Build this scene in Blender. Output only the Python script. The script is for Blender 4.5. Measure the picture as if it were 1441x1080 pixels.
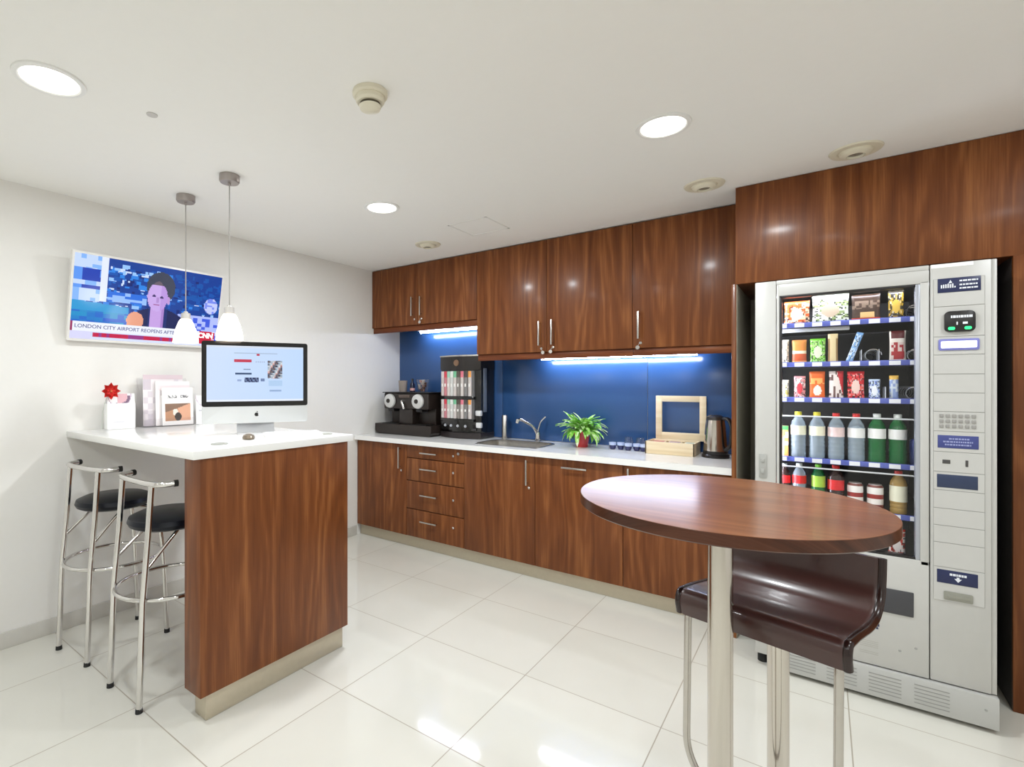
import bpy, bmesh, math, random
from mathutils import Vector, Matrix

for o in list(bpy.data.objects):
    bpy.data.objects.remove(o)
SC = bpy.context.scene
COL = SC.collection
PI = math.pi
random.seed(7)

# ------------------------------------------------------------------ camera
YAW = math.radians(37.22)
cam_d = bpy.data.cameras.new('camera')
cam_d.sensor_width = 36.0
cam_d.lens = 711.14 / 1441 * 36
cam_d.shift_x = (720.5 - 617.2) / 1441
cam_d.shift_y = 0.0
cam_d.clip_start = 0.02
cam = bpy.data.objects.new('camera', cam_d)
cam.location = (0, 0, 1.371)
cam.rotation_euler = (PI / 2, 0, YAW)
COL.objects.link(cam)
SC.camera = cam

# ------------------------------------------------------------------ world, exposure, render settings
w = bpy.data.worlds.new('world')
SC.world = w
w.use_nodes = True
w.node_tree.nodes['Background'].inputs[0].default_value = (0.9, 0.95, 1.0, 1)
w.node_tree.nodes['Background'].inputs[1].default_value = 0.3
SC.view_settings.view_transform = 'Standard'
SC.view_settings.look = 'None'
SC.view_settings.exposure = 0.07
SC.view_settings.gamma = 1.0
SC.view_settings.use_curve_mapping = False
SC.cycles.use_denoising = True
SC.cycles.max_bounces = 10
SC.cycles.diffuse_bounces = 6
SC.cycles.glossy_bounces = 5
SC.cycles.transmission_bounces = 8
SC.cycles.transparent_max_bounces = 32
SC.cycles.caustics_reflective = False
SC.cycles.caustics_refractive = False
SC.cycles.sample_clamp_indirect = 4.0

LIT = [(-2.133, 0.58), (-0.519, 2.2), (-2.097, 2.2)]                    # the lit downlights in the picture
ADDED_LIT = [(-0.52, 0.58), (1.05, 2.2), (1.05, 0.58), (-2.1, -1.05), (-0.52, -1.05), (1.05, -1.05)]  # unseen downlights, added to brighten the room
DOWN_W = [10.5, 16.0, 19.5, 10.0, 11.0, 12.0, 11.0, 11.0, 11.0]
for i, (lx, ly) in enumerate(LIT + ADDED_LIT):
    ld = bpy.data.lights.new('downlight_lamp', 'AREA')
    ld.shape = 'DISK'
    ld.size = 0.15
    ld.energy = DOWN_W[i]
    ld.color = (0.92, 0.968, 1.0)
    lo = bpy.data.objects.new('downlight_lamp', ld)
    lo.location = (lx, ly, 2.412)
    COL.objects.link(lo)


# ------------------------------------------------------------------ colour and material helpers
def lin(c):
    return c / 12.92 if c <= 0.04045 else ((c + 0.055) / 1.055) ** 2.4


def rgb(r, g, b):
    return (lin(r / 255), lin(g / 255), lin(b / 255), 1.0)


def base_mat(name):
    m = bpy.data.materials.new(name)
    m.use_nodes = True
    nt = m.node_tree
    return m, nt, nt.nodes['Principled BSDF']


MATS = {}


def mat(name, c, rough=0.5, metal=0.0, emit=0.0, coat=0.0, noise=0.0, nscale=30, spec=None, trans=0.0, ior=None, aniso=None):
    if name in MATS:
        return MATS[name]
    m, nt, p = base_mat(name)
    p.inputs['Base Color'].default_value = rgb(*c)
    p.inputs['Roughness'].default_value = rough
    p.inputs['Metallic'].default_value = metal
    if emit:
        p.inputs['Emission Color'].default_value = rgb(*c)
        p.inputs['Emission Strength'].default_value = emit
    if coat:
        p.inputs['Coat Weight'].default_value = coat
        p.inputs['Coat Roughness'].default_value = 0.05
    if spec is not None:
        p.inputs['Specular IOR Level'].default_value = spec
    if trans:
        p.inputs['Transmission Weight'].default_value = trans
    if ior:
        p.inputs['IOR'].default_value = ior
    # a light mottling so that no surface is a dead flat value
    tc = nt.nodes.new('ShaderNodeTexCoord')
    nz = nt.nodes.new('ShaderNodeTexNoise')
    nz.inputs['Scale'].default_value = nscale
    nz.inputs['Detail'].default_value = 4
    nt.links.new(tc.outputs['Object'], nz.inputs['Vector'])
    if noise:
        mx = nt.nodes.new('ShaderNodeMix')
        mx.data_type = 'RGBA'
        cc = rgb(*c)
        mx.inputs[6].default_value = tuple(max(0, v * (1 - noise)) for v in cc[:3]) + (1,)
        mx.inputs[7].default_value = tuple(min(1, v * (1 + noise)) for v in cc[:3]) + (1,)
        nt.links.new(nz.outputs['Fac'], mx.inputs[0])
        nt.links.new(mx.outputs[2], p.inputs['Base Color'])
    if not emit:
        mr = nt.nodes.new('ShaderNodeMapRange')
        mr.inputs[3].default_value = max(0.0, rough * 0.9)
        mr.inputs[4].default_value = min(1.0, rough * 1.1)
        nt.links.new(nz.outputs['Fac'], mr.inputs[0])
        nt.links.new(mr.outputs[0], p.inputs['Roughness'])
    MATS[name] = m
    return m


def N(nt, kind, **kw):
    n = nt.nodes.new(kind)
    for k, v in kw.items():
        setattr(n, k, v)
    return n


def M(nt, op, a, b=None, c=None):
    n = nt.nodes.new('ShaderNodeMath')
    n.operation = op
    for i, v in enumerate((a, b, c)):
        if v is None:
            continue
        if isinstance(v, (int, float)):
            n.inputs[i].default_value = v
        else:
            nt.links.new(v, n.inputs[i])
    return n.outputs[0]


def wood(name, dark, mid, light, along='Z', rough=0.4, coat=0.16, density=1.0):
    m, nt, p = base_mat(name)
    tc = N(nt, 'ShaderNodeTexCoord')
    oi = N(nt, 'ShaderNodeObjectInfo')
    sp = N(nt, 'ShaderNodeSeparateXYZ')
    nt.links.new(tc.outputs['Object'], sp.inputs[0])
    x, y, z = sp.outputs
    if along == 'Z':
        ac, al = M(nt, 'ADD', x, y), z
    else:
        ac, al = M(nt, 'ADD', y, z), x
    rnd = oi.outputs['Random']
    acr = M(nt, 'MULTIPLY_ADD', rnd, 17.0, ac)
    alr = M(nt, 'MULTIPLY_ADD', rnd, 5.0, al)
    cb = N(nt, 'ShaderNodeCombineXYZ')
    nt.links.new(acr, cb.inputs[0])
    nt.links.new(M(nt, 'MULTIPLY', alr, 0.13), cb.inputs[1])
    nt.links.new(M(nt, 'MULTIPLY', rnd, 9.0), cb.inputs[2])
    big = N(nt, 'ShaderNodeTexNoise')
    big.inputs['Scale'].default_value = 5.0 * density
    big.inputs['Detail'].default_value = 2.5
    nt.links.new(cb.outputs[0], big.inputs['Vector'])
    # growth-ring bands bent by the large noise: flat-sawn cathedrals
    band = M(nt, 'SINE', M(nt, 'ADD', M(nt, 'MULTIPLY', acr, 60.0 * density), M(nt, 'MULTIPLY', big.outputs['Fac'], 52.0)))
    band = M(nt, 'MULTIPLY_ADD', band, 0.5, 0.5)
    cb2 = N(nt, 'ShaderNodeCombineXYZ')
    nt.links.new(acr, cb2.inputs[0])
    nt.links.new(M(nt, 'MULTIPLY', alr, 0.03), cb2.inputs[1])
    st = N(nt, 'ShaderNodeTexNoise')
    st.inputs['Scale'].default_value = 23.0
    st.inputs['Detail'].default_value = 3
    nt.links.new(cb2.outputs[0], st.inputs['Vector'])
    fi = N(nt, 'ShaderNodeTexNoise')
    fi.inputs['Scale'].default_value = 190.0
    fi.inputs['Detail'].default_value = 3
    nt.links.new(cb2.outputs[0], fi.inputs['Vector'])
    f = M(nt, 'ADD', M(nt, 'MULTIPLY', band, 0.13), M(nt, 'MULTIPLY', st.outputs['Fac'], 0.66))
    f = M(nt, 'ADD', f, M(nt, 'MULTIPLY', fi.outputs['Fac'], 0.30))
    rp = N(nt, 'ShaderNodeValToRGB')
    e = rp.color_ramp.elements
    e[0].position = 0.34
    e[0].color = rgb(*dark)
    e[1].position = 0.80
    e[1].color = rgb(*light)
    k = e.new(0.56)
    k.color = rgb(*mid)
    nt.links.new(f, rp.inputs[0])
    nt.links.new(rp.outputs[0], p.inputs['Base Color'])
    p.inputs['Roughness'].default_value = rough
    p.inputs['Coat Weight'].default_value = coat
    p.inputs['Specular IOR Level'].default_value = 0.22
    p.inputs['Coat Roughness'].default_value = 0.16
    MATS[name] = m
    return m


WOOD = wood('walnut_veneer', (94, 50, 22), (116, 65, 31), (154, 98, 54))
WOOD_H = wood('walnut_veneer_rail', (82, 38, 16), (106, 54, 26), (136, 78, 42), along='X')
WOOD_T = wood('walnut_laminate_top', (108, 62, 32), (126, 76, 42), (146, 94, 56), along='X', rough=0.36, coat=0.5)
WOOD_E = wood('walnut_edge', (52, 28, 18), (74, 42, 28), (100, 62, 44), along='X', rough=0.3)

WALL = mat('white_wall_paint', (233, 231, 227), 0.6, noise=0.015)
CEIL = mat('white_ceiling_paint', (246, 245, 242), 0.8, noise=0.01)
SKIRT = mat('stone_skirting', (206, 203, 196), 0.25, noise=0.05, nscale=18)
WHITE = mat('white_solid_surface', (240, 240, 238), 0.22, coat=0.3, noise=0.01)
STEEL = mat('brushed_steel', (196, 192, 186), 0.26, 1.0, noise=0.06, nscale=60)
CHROME = mat('chrome', (222, 220, 218), 0.09, 1.0)
KICK = mat('brushed_kickplate', (196, 186, 166), 0.36, 0.55, noise=0.06, nscale=40)
BLACK = mat('black_plastic', (26, 24, 24), 0.35)
DARKBROWN = mat('dark_brown_plastic', (40, 32, 28), 0.36)
GREY = mat('machine_grey', (184, 184, 181), 0.38, noise=0.02)
GREY2 = mat('machine_grey_light', (192, 191, 187), 0.36, noise=0.02)
GREYD = mat('groove_grey', (160, 160, 157), 0.5)
NAVY = mat('navy_print', (30, 38, 78), 0.35)
INDIGO = mat('indigo_print', (62, 70, 130), 0.35)
RUBBER = mat('black_rubber', (30, 30, 30), 0.7)
LEATHER = mat('black_vinyl', (8, 13, 24), 0.34, spec=0.3)
BROWN = mat('brown_lacquer_seat', (66, 38, 34), 0.30, coat=0.35)
BROWN_E = mat('seat_edge', (40, 22, 19), 0.22)
POLISHED = mat('polished_steel_tube', (206, 200, 192), 0.13, 1.0)
BLUE = mat('blue_back_painted_glass', (46, 82, 132), 0.20, noise=0.05, nscale=5)
CREAM = mat('cream_plastic', (226, 220, 200), 0.45)
INKW = mat('white_ink', (225, 228, 235), 0.5)
INKD = mat('dark_ink', (40, 42, 60), 0.5)


def floor_mat():
    m, nt, p = base_mat('polished_tiles')
    tc = N(nt, 'ShaderNodeTexCoord')
    sp = N(nt, 'ShaderNodeSeparateXYZ')
    nt.links.new(tc.outputs['Object'], sp.inputs[0])
    masks, cells = [], []
    for out, off in ((sp.outputs[0], 1.712), (sp.outputs[1], -1.537)):
        t = M(nt, 'DIVIDE', M(nt, 'ADD', out, off + 12.0), 0.6)
        fr = M(nt, 'FRACT', t)
        cells.append(M(nt, 'FLOOR', t))
        d = M(nt, 'MINIMUM', fr, M(nt, 'SUBTRACT', 1.0, fr))
        masks.append(M(nt, 'LESS_THAN', d, 0.0036))
    g = M(nt, 'MAXIMUM', *masks)
    cb = N(nt, 'ShaderNodeCombineXYZ')
    nt.links.new(cells[0], cb.inputs[0])
    nt.links.new(cells[1], cb.inputs[1])
    wn = N(nt, 'ShaderNodeTexWhiteNoise')
    nt.links.new(cb.outputs[0], wn.inputs['Vector'])
    nz = N(nt, 'ShaderNodeTexNoise')
    nz.inputs['Scale'].default_value = 3.5
    nz.inputs['Detail'].default_value = 5
    nt.links.new(tc.outputs['Object'], nz.inputs['Vector'])
    v = M(nt, 'ADD', M(nt, 'MULTIPLY', wn.outputs['Value'], 0.35), M(nt, 'MULTIPLY', nz.outputs['Fac'], 0.65))
    mx = N(nt, 'ShaderNodeMix', data_type='RGBA')
    mx.inputs[6].default_value = rgb(214, 212, 202)
    mx.inputs[7].default_value = rgb(224, 222, 213)
    nt.links.new(v, mx.inputs[0])
    m2 = N(nt, 'ShaderNodeMix', data_type='RGBA')
    nt.links.new(g, m2.inputs[0])
    nt.links.new(mx.outputs[2], m2.inputs[6])
    m2.inputs[7].default_value = rgb(168, 160, 146)
    nt.links.new(m2.outputs[2], p.inputs['Base Color'])
    ro = M(nt, 'MULTIPLY_ADD', g, 0.5, 0.085)
    nt.links.new(ro, p.inputs['Roughness'])
    p.inputs['IOR'].default_value = 1.55
    return m


FLOOR = floor_mat()


def print_mat(name, emit=0.0, rough=0.35):
    """Colours come from the printed picture stored per face."""
    m, nt, p = base_mat(name)
    at = N(nt, 'ShaderNodeVertexColor', layer_name='print')
    if emit:
        p.inputs['Base Color'].default_value = (0.01, 0.01, 0.012, 1)
        nt.links.new(at.outputs[0], p.inputs['Emission Color'])
        p.inputs['Emission Strength'].default_value = emit
        p.inputs['Roughness'].default_value = 0.15
    else:
        nt.links.new(at.outputs[0], p.inputs['Base Color'])
        p.inputs['Roughness'].default_value = rough
    return m


PRINT = print_mat('printed_pack', rough=0.28)
PAPER = print_mat('printed_paper', rough=0.5)
TVPIC = print_mat('tv_picture', emit=1.0)
PCPIC = print_mat('computer_picture', emit=0.95)


def pane_mat(name, tint=(1, 1, 1), refl=1.0):
    m = bpy.data.materials.new(name)
    m.use_nodes = True
    nt = m.node_tree
    nt.nodes.remove(nt.nodes['Principled BSDF'])
    out = nt.nodes['Material Output']
    tr = N(nt, 'ShaderNodeBsdfTransparent')
    tr.inputs[0].default_value = tint + (1,)
    gl = N(nt, 'ShaderNodeBsdfGlossy')
    gl.inputs['Roughness'].default_value = 0.03
    fr = N(nt, 'ShaderNodeFresnel')
    ge = N(nt, 'ShaderNodeNewGeometry')
    nt.links.new(M(nt, 'MULTIPLY_ADD', ge.outputs['Backfacing'], 1 / 1.45 - 1.45, 1.45), fr.inputs[0])   # thin pane: both faces reflect alike
    mx = N(nt, 'ShaderNodeMixShader')
    nt.links.new(M(nt, 'MULTIPLY', fr.outputs[0], refl), mx.inputs[0])
    nt.links.new(tr.outputs[0], mx.inputs[1])
    nt.links.new(gl.outputs[0], mx.inputs[2])
    nt.links.new(mx.outputs[0], out.inputs[0])
    return m


PANE = pane_mat('clear_glass_pane', refl=0.6)


def pet_mat(name, c, solid):
    """Filled plastic bottle: part clear, part milky body colour, with sharp reflections."""
    m, nt, p = base_mat(name)
    out = nt.nodes['Material Output']
    p.inputs['Base Color'].default_value = rgb(*c)
    p.inputs['Roughness'].default_value = 0.08
    p.inputs['Coat Weight'].default_value = 0.6
    tr = N(nt, 'ShaderNodeBsdfTransparent')
    tr.inputs[0].default_value = tuple(min(1, v ** .35) for v in rgb(*c)[:3]) + (1,)
    mx = N(nt, 'ShaderNodeMixShader')
    mx.inputs[0].default_value = solid
    nt.links.new(tr.outputs[0], mx.inputs[1])
    nt.links.new(p.outputs[0], mx.inputs[2])
    nt.links.new(mx.outputs[0], out.inputs[0])
    return m


PET = pet_mat('clear_pet', (206, 222, 234), .36)
PETG = pet_mat('green_pet', (24, 124, 62), .6)
PETD = pet_mat('dark_cola', (58, 34, 32), .8)
PETA = pet_mat('amber_pet', (196, 160, 90), .7)
ACRYL = pane_mat('clear_acrylic', (0.975, 0.98, 0.99), 1.6)


def glow(name, c, s):
    m, nt, p = base_mat(name)
    p.inputs['Base Color'].default_value = rgb(*c)
    p.inputs['Emission Color'].default_value = rgb(*c)
    p.inputs['Emission Strength'].default_value = s
    return m


DIFF = glow('lit_diffuser', (255, 252, 244), 4.0)
TUBE = glow('cool_tube', (226, 234, 255), 52.0)
SHADE = glow('lit_opal_glass', (255, 246, 234), 3.2)
VLED = glow('vending_tube', (235, 240, 255), 42.0)
GREENLED = glow('green_led', (40, 230, 120), 1.5)
DISPLAY = glow('lilac_display', (222, 224, 255), 1.1)


# ------------------------------------------------------------------ mesh builder
class MB:
    def __init__(self):
        self.bm = bmesh.new()
        self.cl = None
        self.defcol = None

    def _add(self, verts, faces, colors=None):
        vs = [self.bm.verts.new(v) for v in verts]
        out = []
        for i, f in enumerate(faces):
            try:
                out.append(self.bm.faces.new([vs[k] for k in f]))
            except ValueError:
                continue
            if colors is None and self.defcol is not None and self.cl is not None:
                for lp in out[-1].loops:
                    lp[self.cl] = self.defcol
            if colors is not None:
                if self.cl is None:
                    self.cl = self.bm.loops.layers.float_color.new('print')
                c = colors[i]
                for lp in out[-1].loops:
                    lp[self.cl] = c
        return vs, out

    def box(self, x0, x1, y0, y1, z0, z1, bev=0.0, seg=2):
        x0, x1 = sorted((x0, x1)); y0, y1 = sorted((y0, y1)); z0, z1 = sorted((z0, z1))
        v = [(x0, y0, z0), (x1, y0, z0), (x1, y1, z0), (x0, y1, z0), (x0, y0, z1), (x1, y0, z1), (x1, y1, z1), (x0, y1, z1)]
        f = [(0, 3, 2, 1), (4, 5, 6, 7), (0, 1, 5, 4), (1, 2, 6, 5), (2, 3, 7, 6), (3, 0, 4, 7)]
        vs, fs = self._add(v, f)
        if bev > 0:
            es = list({e for q in fs for e in q.edges})
            b = min(bev, 0.49 * min(x1 - x0, y1 - y0, z1 - z0))
            bmesh.ops.bevel(self.bm, geom=es, offset=b, segments=seg, affect='EDGES', profile=0.5)
        return self

    def prism(self, pts, a0, a1, axis='z', bev=0.0):
        """Extrude a 2-D outline. axis z: (x,y); axis y: (x,z); axis x: (y,z)."""
        def P(p, a):
            return {'z': (p[0], p[1], a), 'y': (p[0], a, p[1]), 'x': (a, p[0], p[1])}[axis]
        n = len(pts)
        v = [P(p, a0) for p in pts] + [P(p, a1) for p in pts]
        f = [tuple(range(n))[::-1], tuple(range(n, 2 * n))] + [(i, (i + 1) % n, n + (i + 1) % n, n + i) for i in range(n)]
        vs, fs = self._add(v, f)
        if bev:
            es = list({e for q in fs[:2] for e in q.edges})
            bmesh.ops.bevel(self.bm, geom=es, offset=bev, segments=2, affect='EDGES', profile=0.5)
        return self

    def lathe(self, prof, n=28, c=(0, 0, 0), frame=None, colors=None, cap=True):
        """prof: (r, h) list, revolved about the local z of frame (default world z) through c."""
        R = frame if frame is not None else Matrix.Identity(3)
        c = Vector(c)
        v, f, cc = [], [], []
        for r, h in prof:
            for k in range(n):
                a = 2 * PI * k / n
                v.append(tuple(c + R @ Vector((r * math.cos(a), r * math.sin(a), h))))
        for i in range(len(prof) - 1):
            for k in range(n):
                k2 = (k + 1) % n
                f.append((i * n + k, i * n + k2, (i + 1) * n + k2, (i + 1) * n + k))
                cc.append(colors[i] if colors else None)
        if cap:
            if prof[0][0] > 1e-6:
                f.append(tuple(range(n))[::-1]); cc.append(colors[0] if colors else None)
            if prof[-1][0] > 1e-6:
                f.append(tuple((len(prof) - 1) * n + k for k in range(n))); cc.append(colors[-1] if colors else None)
        vs, fs = self._add(v, f, cc if colors else None)
        bmesh.ops.remove_doubles(self.bm, verts=vs, dist=1e-6)
        return self

    def cyl(self, p0, p1, r0, r1=None, n=20):
        p0, p1 = Vector(p0), Vector(p1)
        d = p1 - p0
        L = d.length
        q = d.to_track_quat('Z', 'Y').to_matrix()
        return self.lathe([(r0, 0), (r0 if r1 is None else r1, L)], n, p0, q)

    def tube(self, pts, r, n=12, closed=False, flat=None):
        P = [Vector(p) for p in pts]
        m = len(P)
        up = Vector((0, 0, 1))
        v, f = [], []
        prev = None
        for i in range(m):
            if closed:
                t = (P[(i + 1) % m] - P[i - 1]).normalized()
            else:
                t = (P[min(i + 1, m - 1)] - P[max(i - 1, 0)]).normalized()
            if prev is None:
                a = up if abs(t.z) < 0.9 else Vector((1, 0, 0))
                nx = t.cross(a).normalized()
            else:
                nx = (prev - t * prev.dot(t)).normalized()
            prev = nx
            ny = t.cross(nx)
            ra, rb = (r, r) if flat is None else flat
            for k in range(n):
                a = 2 * PI * k / n
                v.append(tuple(P[i] + nx * ra * math.cos(a) + ny * rb * math.sin(a)))
        for i in range(m if closed else m - 1):
            j = (i + 1) % m
            for k in range(n):
                k2 = (k + 1) % n
                f.append((i * n + k, i * n + k2, j * n + k2, j * n + k))
        if not closed:
            f += [tuple(range(n))[::-1], tuple((m - 1) * n + k for k in range(n))]
        self._add(v, f)
        return self

    def picture(self, w, h, nx, ny, fn, y=0.0, x0=0.0, z0=0.0, surf=None):
        """Flat picture in the XZ plane facing -y; fn(u, v) gives sRGB 0-255."""
        v, f, cc = [], [], []
        for j in range(ny + 1):
            for i in range(nx + 1):
                u, t = i / nx, j / ny
                d = surf(u, t) if surf else (u * w, 0.0, t * h)
                v.append((x0 + d[0], y + d[1], z0 + d[2]))
        for j in range(ny):
            for i in range(nx):
                a = j * (nx + 1) + i
                f.append((a, a + 1, a + nx + 2, a + nx + 1))
                cc.append(rgb(*fn((i + .5) / nx, (j + .5) / ny)))
        self._add(v, f, cc)
        return self

    def xform(self, mtx):
        bmesh.ops.transform(self.bm, matrix=mtx, verts=self.bm.verts)
        return self

    def build(self, name, material, parent=None, label=None, smooth=34, world=None):
        if world is not None:
            bmesh.ops.translate(self.bm, vec=-Vector(world), verts=self.bm.verts)
        bmesh.ops.recalc_face_normals(self.bm, faces=[f for f in self.bm.faces]) if self.cl is None else None
        me = bpy.data.meshes.new(name)
        self.bm.to_mesh(me)
        self.bm.free()
        if smooth:
            me.shade_smooth()
            me.set_sharp_from_angle(angle=math.radians(smooth))
        me.materials.append(material)
        o = bpy.data.objects.new(name, me)
        COL.objects.link(o)
        if parent is not None:
            o.parent = parent
        if label:
            o['label'] = label
        return o


ORIG = {}


def thing(name, label, cat, loc=(0, 0, 0), rz=0.0, group=None):
    o = bpy.data.objects.new(name, None)
    o.empty_display_size = 0.05
    COL.objects.link(o)
    o.location = loc
    o.rotation_euler = (0, 0, rz)
    o['label'] = label
    o['category'] = cat
    if group:
        o['group'] = group
    ORIG[o.name] = loc
    return o


def part(t, name, mb, m, label=None, sub=None, smooth=34):
    """World-coordinate part of an unrotated thing t (sub: the part it belongs to)."""
    return mb.build(name, m, sub if sub is not None else t, label, smooth, world=ORIG[t.name])


def tag(o, label, cat, group=None, kind=None):
    o['label'] = label
    o['category'] = cat
    if group:
        o['group'] = group
    if kind:
        o['kind'] = kind
    return o


def struct(name, mb, m, label, smooth=34):
    o = mb.build(name, m, None, None, smooth)
    o['kind'] = 'structure'
    o['label'] = label
    o['category'] = name.split('_')[0]
    return o


def dup(root, loc, rz, label):
    r = root.copy()
    COL.objects.link(r)
    r.location = loc
    r.rotation_euler = (0, 0, rz)
    r['label'] = label
    for ch in list(root.children):
        c = ch.copy()
        COL.objects.link(c)
        c.parent = r
        for g in list(ch.children):
            d = g.copy()
            COL.objects.link(d)
            d.parent = c
    return r


def text_mesh(s, size, align='CENTER', bold=0.0, extrude=0.0006):
    """Lettering in the XZ plane facing -y, as an MB."""
    cu = bpy.data.curves.new('lettering', 'FONT')
    cu.body = s
    cu.size = size
    cu.align_x = align
    cu.align_y = 'CENTER'
    cu.extrude = extrude
    cu.offset = bold
    cu.resolution_u = 3
    ob = bpy.data.objects.new('lettering', cu)
    COL.objects.link(ob)
    dg = bpy.context.evaluated_depsgraph_get()
    me = bpy.data.meshes.new_from_object(ob.evaluated_get(dg))
    b = MB()
    b.bm.from_mesh(me)
    bpy.data.objects.remove(ob)
    bpy.data.curves.remove(cu)
    bpy.data.meshes.remove(me)
    b.xform(Matrix.Rotation(PI / 2, 4, 'X'))
    return b


def roundpath(pts, rad, n=6, closed=False):
    P = [Vector(p) for p in pts]
    out = []
    m = len(P)
    for i in range(m):
        if not closed and i in (0, m - 1):
            out.append(P[i]); continue
        a, b, c = P[i - 1], P[i], P[(i + 1) % m]
        d1, d2 = (a - b), (c - b)
        r = min(rad, d1.length * .49, d2.length * .49)
        s, e = b + d1.normalized() * r, b + d2.normalized() * r
        for k in range(n + 1):
            t = k / n
            out.append(s * (1 - t) ** 2 + b * 2 * t * (1 - t) + e * t * t)
    return out


def rrect(x0, x1, y0, y1, r, n=6):
    pts = []
    for cx, cy, a0 in ((x1 - r, y1 - r, 0), (x0 + r, y1 - r, PI / 2), (x0 + r, y0 + r, PI), (x1 - r, y0 + r, 1.5 * PI)):
        for k in range(n + 1):
            a = a0 + PI / 2 * k / n
            pts.append((cx + r * math.cos(a), cy + r * math.sin(a)))
    return pts


def T(x, y, z):
    return Matrix.Translation((x, y, z))


def RZ(a):
    return Matrix.Rotation(a, 4, 'Z')


# ------------------------------------------------------------------ room shell
X0, X1, Y0, Y1, ZC = -3.37, 2.4, -2.6, 3.80, 2.425
struct('floor', MB().box(X0 - .1, X1 + .1, Y0 - .1, Y1 + .1, -0.08, 0), FLOOR, 'polished cream floor tiles with thin grout lines')
struct('ceiling', MB().box(X0 - .1, X1 + .1, Y0 - .1, Y1 + .1, ZC, ZC + .1), CEIL, 'plain white plasterboard ceiling over the break area')
struct('wall_left', MB().box(X0 - .1, X0, Y0 - .1, Y1 + .1, 0, ZC), WALL, 'white painted wall carrying the television')
struct('wall_back', MB().box(X0, X1 + .1, Y1, Y1 + .1, 0, ZC), WALL, 'white wall behind the kitchen units')
struct('wall_right', MB().box(X1, X1 + .1, Y0 - .1, Y1, 0, ZC), WALL, 'white wall past the vending machine')
struct('wall_front', MB().box(X0, X1, Y0 - .1, Y0, 0, ZC), WALL, 'white wall opposite the kitchen units')
struct('baseboard_left', MB().box(X0, X0 + .012, Y0, 3.20, 0, 0.085, .002), SKIRT, 'pale stone skirting along the television wall')

# ------------------------------------------------------------------ kitchen run
def bar_handle(t, door, x, y, z0, z1, horiz=False, x1=None):
    """Slim rectangular pull on two posts; y is the door face."""
    b = MB()
    if horiz:
        b.box(x, x1, y - .030, y - .022, z0 - .006, z0 + .006, .002)
        for xx in (x + .012, x1 - .012):
            b.cyl((xx, y - .024, z0), (xx, y, z0), .004, n=10)
    else:
        b.box(x - .006, x + .006, y - .030, y - .022, z0, z1, .002)
        for zz in (z0 + .015, z1 - .015):
            b.cyl((x, y - .024, zz), (x, y, zz), .004, n=10)
    part(t, 'handle', b, STEEL, 'brushed steel pull handle', door)


def lock(t, door, x, y, z, key=0):
    part(t, 'lock', MB().lathe([(.0001, 0), (.009, 0), (.009, .006), (.006, .008), (.0001, .008)], 18, (x, y, z), Matrix.Rotation(PI / 2, 3, 'X')),
         CHROME, 'small round chrome lock', door)
    if key:
        b = MB()
        b.box(x - .0015, x + .0015, y - .022, y - .006, z - .003, z + .003, .0008)
        kx = x + key * .016
        b.cyl((x, y - .020, z), (kx, y - .014, z - .020), .0022, n=8)
        b.lathe([(.0001, -.0015), (.013, -.0015), (.013, .0015), (.0001, .0015)], 18, (kx, y - .012, z - .030), Matrix.Rotation(PI / 2, 3, 'X'))
        part(t, 'key', b, CHROME, 'key with round tag hanging in the lock', door)


UF = 3.40      # front of wall-cabinet doors
BF = 3.21      # front of base doors


def wall_cabinet(label, x0, x1, z0, doors, hand):
    t = thing('wall_cabinet', label, 'cabinet', ((x0 + x1) / 2, 3.6, z0 - .045), group='walnut wall cabinets')
    part(t, 'carcass', MB().box(x0 + .001, x1 - .001, UF + .021, Y1 - .012, z0, ZC - .004, .001), WOOD)
    part(t, 'pelmet', MB().box(x0 + .001, x1 - .001, UF + .018, UF + .036, z0 - .048, z0 + .001, .002), WOOD_H, 'recessed walnut light pelmet under the doors')
    for k in range(len(doors) - 1):
        d = part(t, 'door', MB().box(doors[k] + .0015, doors[k + 1] - .0015, UF, UF + .019, z0 + .002, ZC - .008, .0015), WOOD)
        hx, ha, hb, lx, lz, key = hand[k]
        bar_handle(t, d, hx, UF, ha, hb)
        lock(t, d, lx, UF, lz, key)
    return t


wall_cabinet('low double-door walnut wall cabinet beside the television wall, above the coffee machines', X0 + .004, -2.2, 1.885,
             [X0 + .004, -2.815, -2.2], [(-2.866, 1.962, 2.13, -2.845, 1.934, 0), (-2.769, 1.96, 2.126, -2.765, 1.934, -1)])
wall_cabinet('tall double-door walnut wall cabinet above the sink', -2.2, -0.99, 1.60,
             [-2.2, -1.594, -0.99], [(-1.65, 1.648, 1.827, -1.637, 1.627, 1), (-1.55, 1.65, 1.83, -1.545, 1.632, -1)])
wall_cabinet('tall single-door walnut wall cabinet next to the vending machine bulkhead', -0.99, -0.372, 1.60,
             [-0.99, -0.372], [(-0.948, 1.66, 1.839, -0.938, 1.635, -1)])


def under_light(label, x0, x1, z):
    t = thing('under_cabinet_light', label, 'light', ((x0 + x1) / 2, 3.70, z))
    part(t, 'housing', MB().box(x0 - .02, x1 + .02, 3.672, 3.725, z - .018, z, .003), mat('light_housing', (225, 225, 222), .4))
    part(t, 'tube', MB().cyl((x0, 3.698, z - .028), (x1, 3.698, z - .028), .011, n=16), TUBE, 'glowing cool white tube')


under_light('short glowing tube light under the low wall cabinet above the coffee machines', -3.02, -2.28, 1.882)
under_light('long glowing tube light under the tall wall cabinets', -1.78, -0.66, 1.597)

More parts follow.
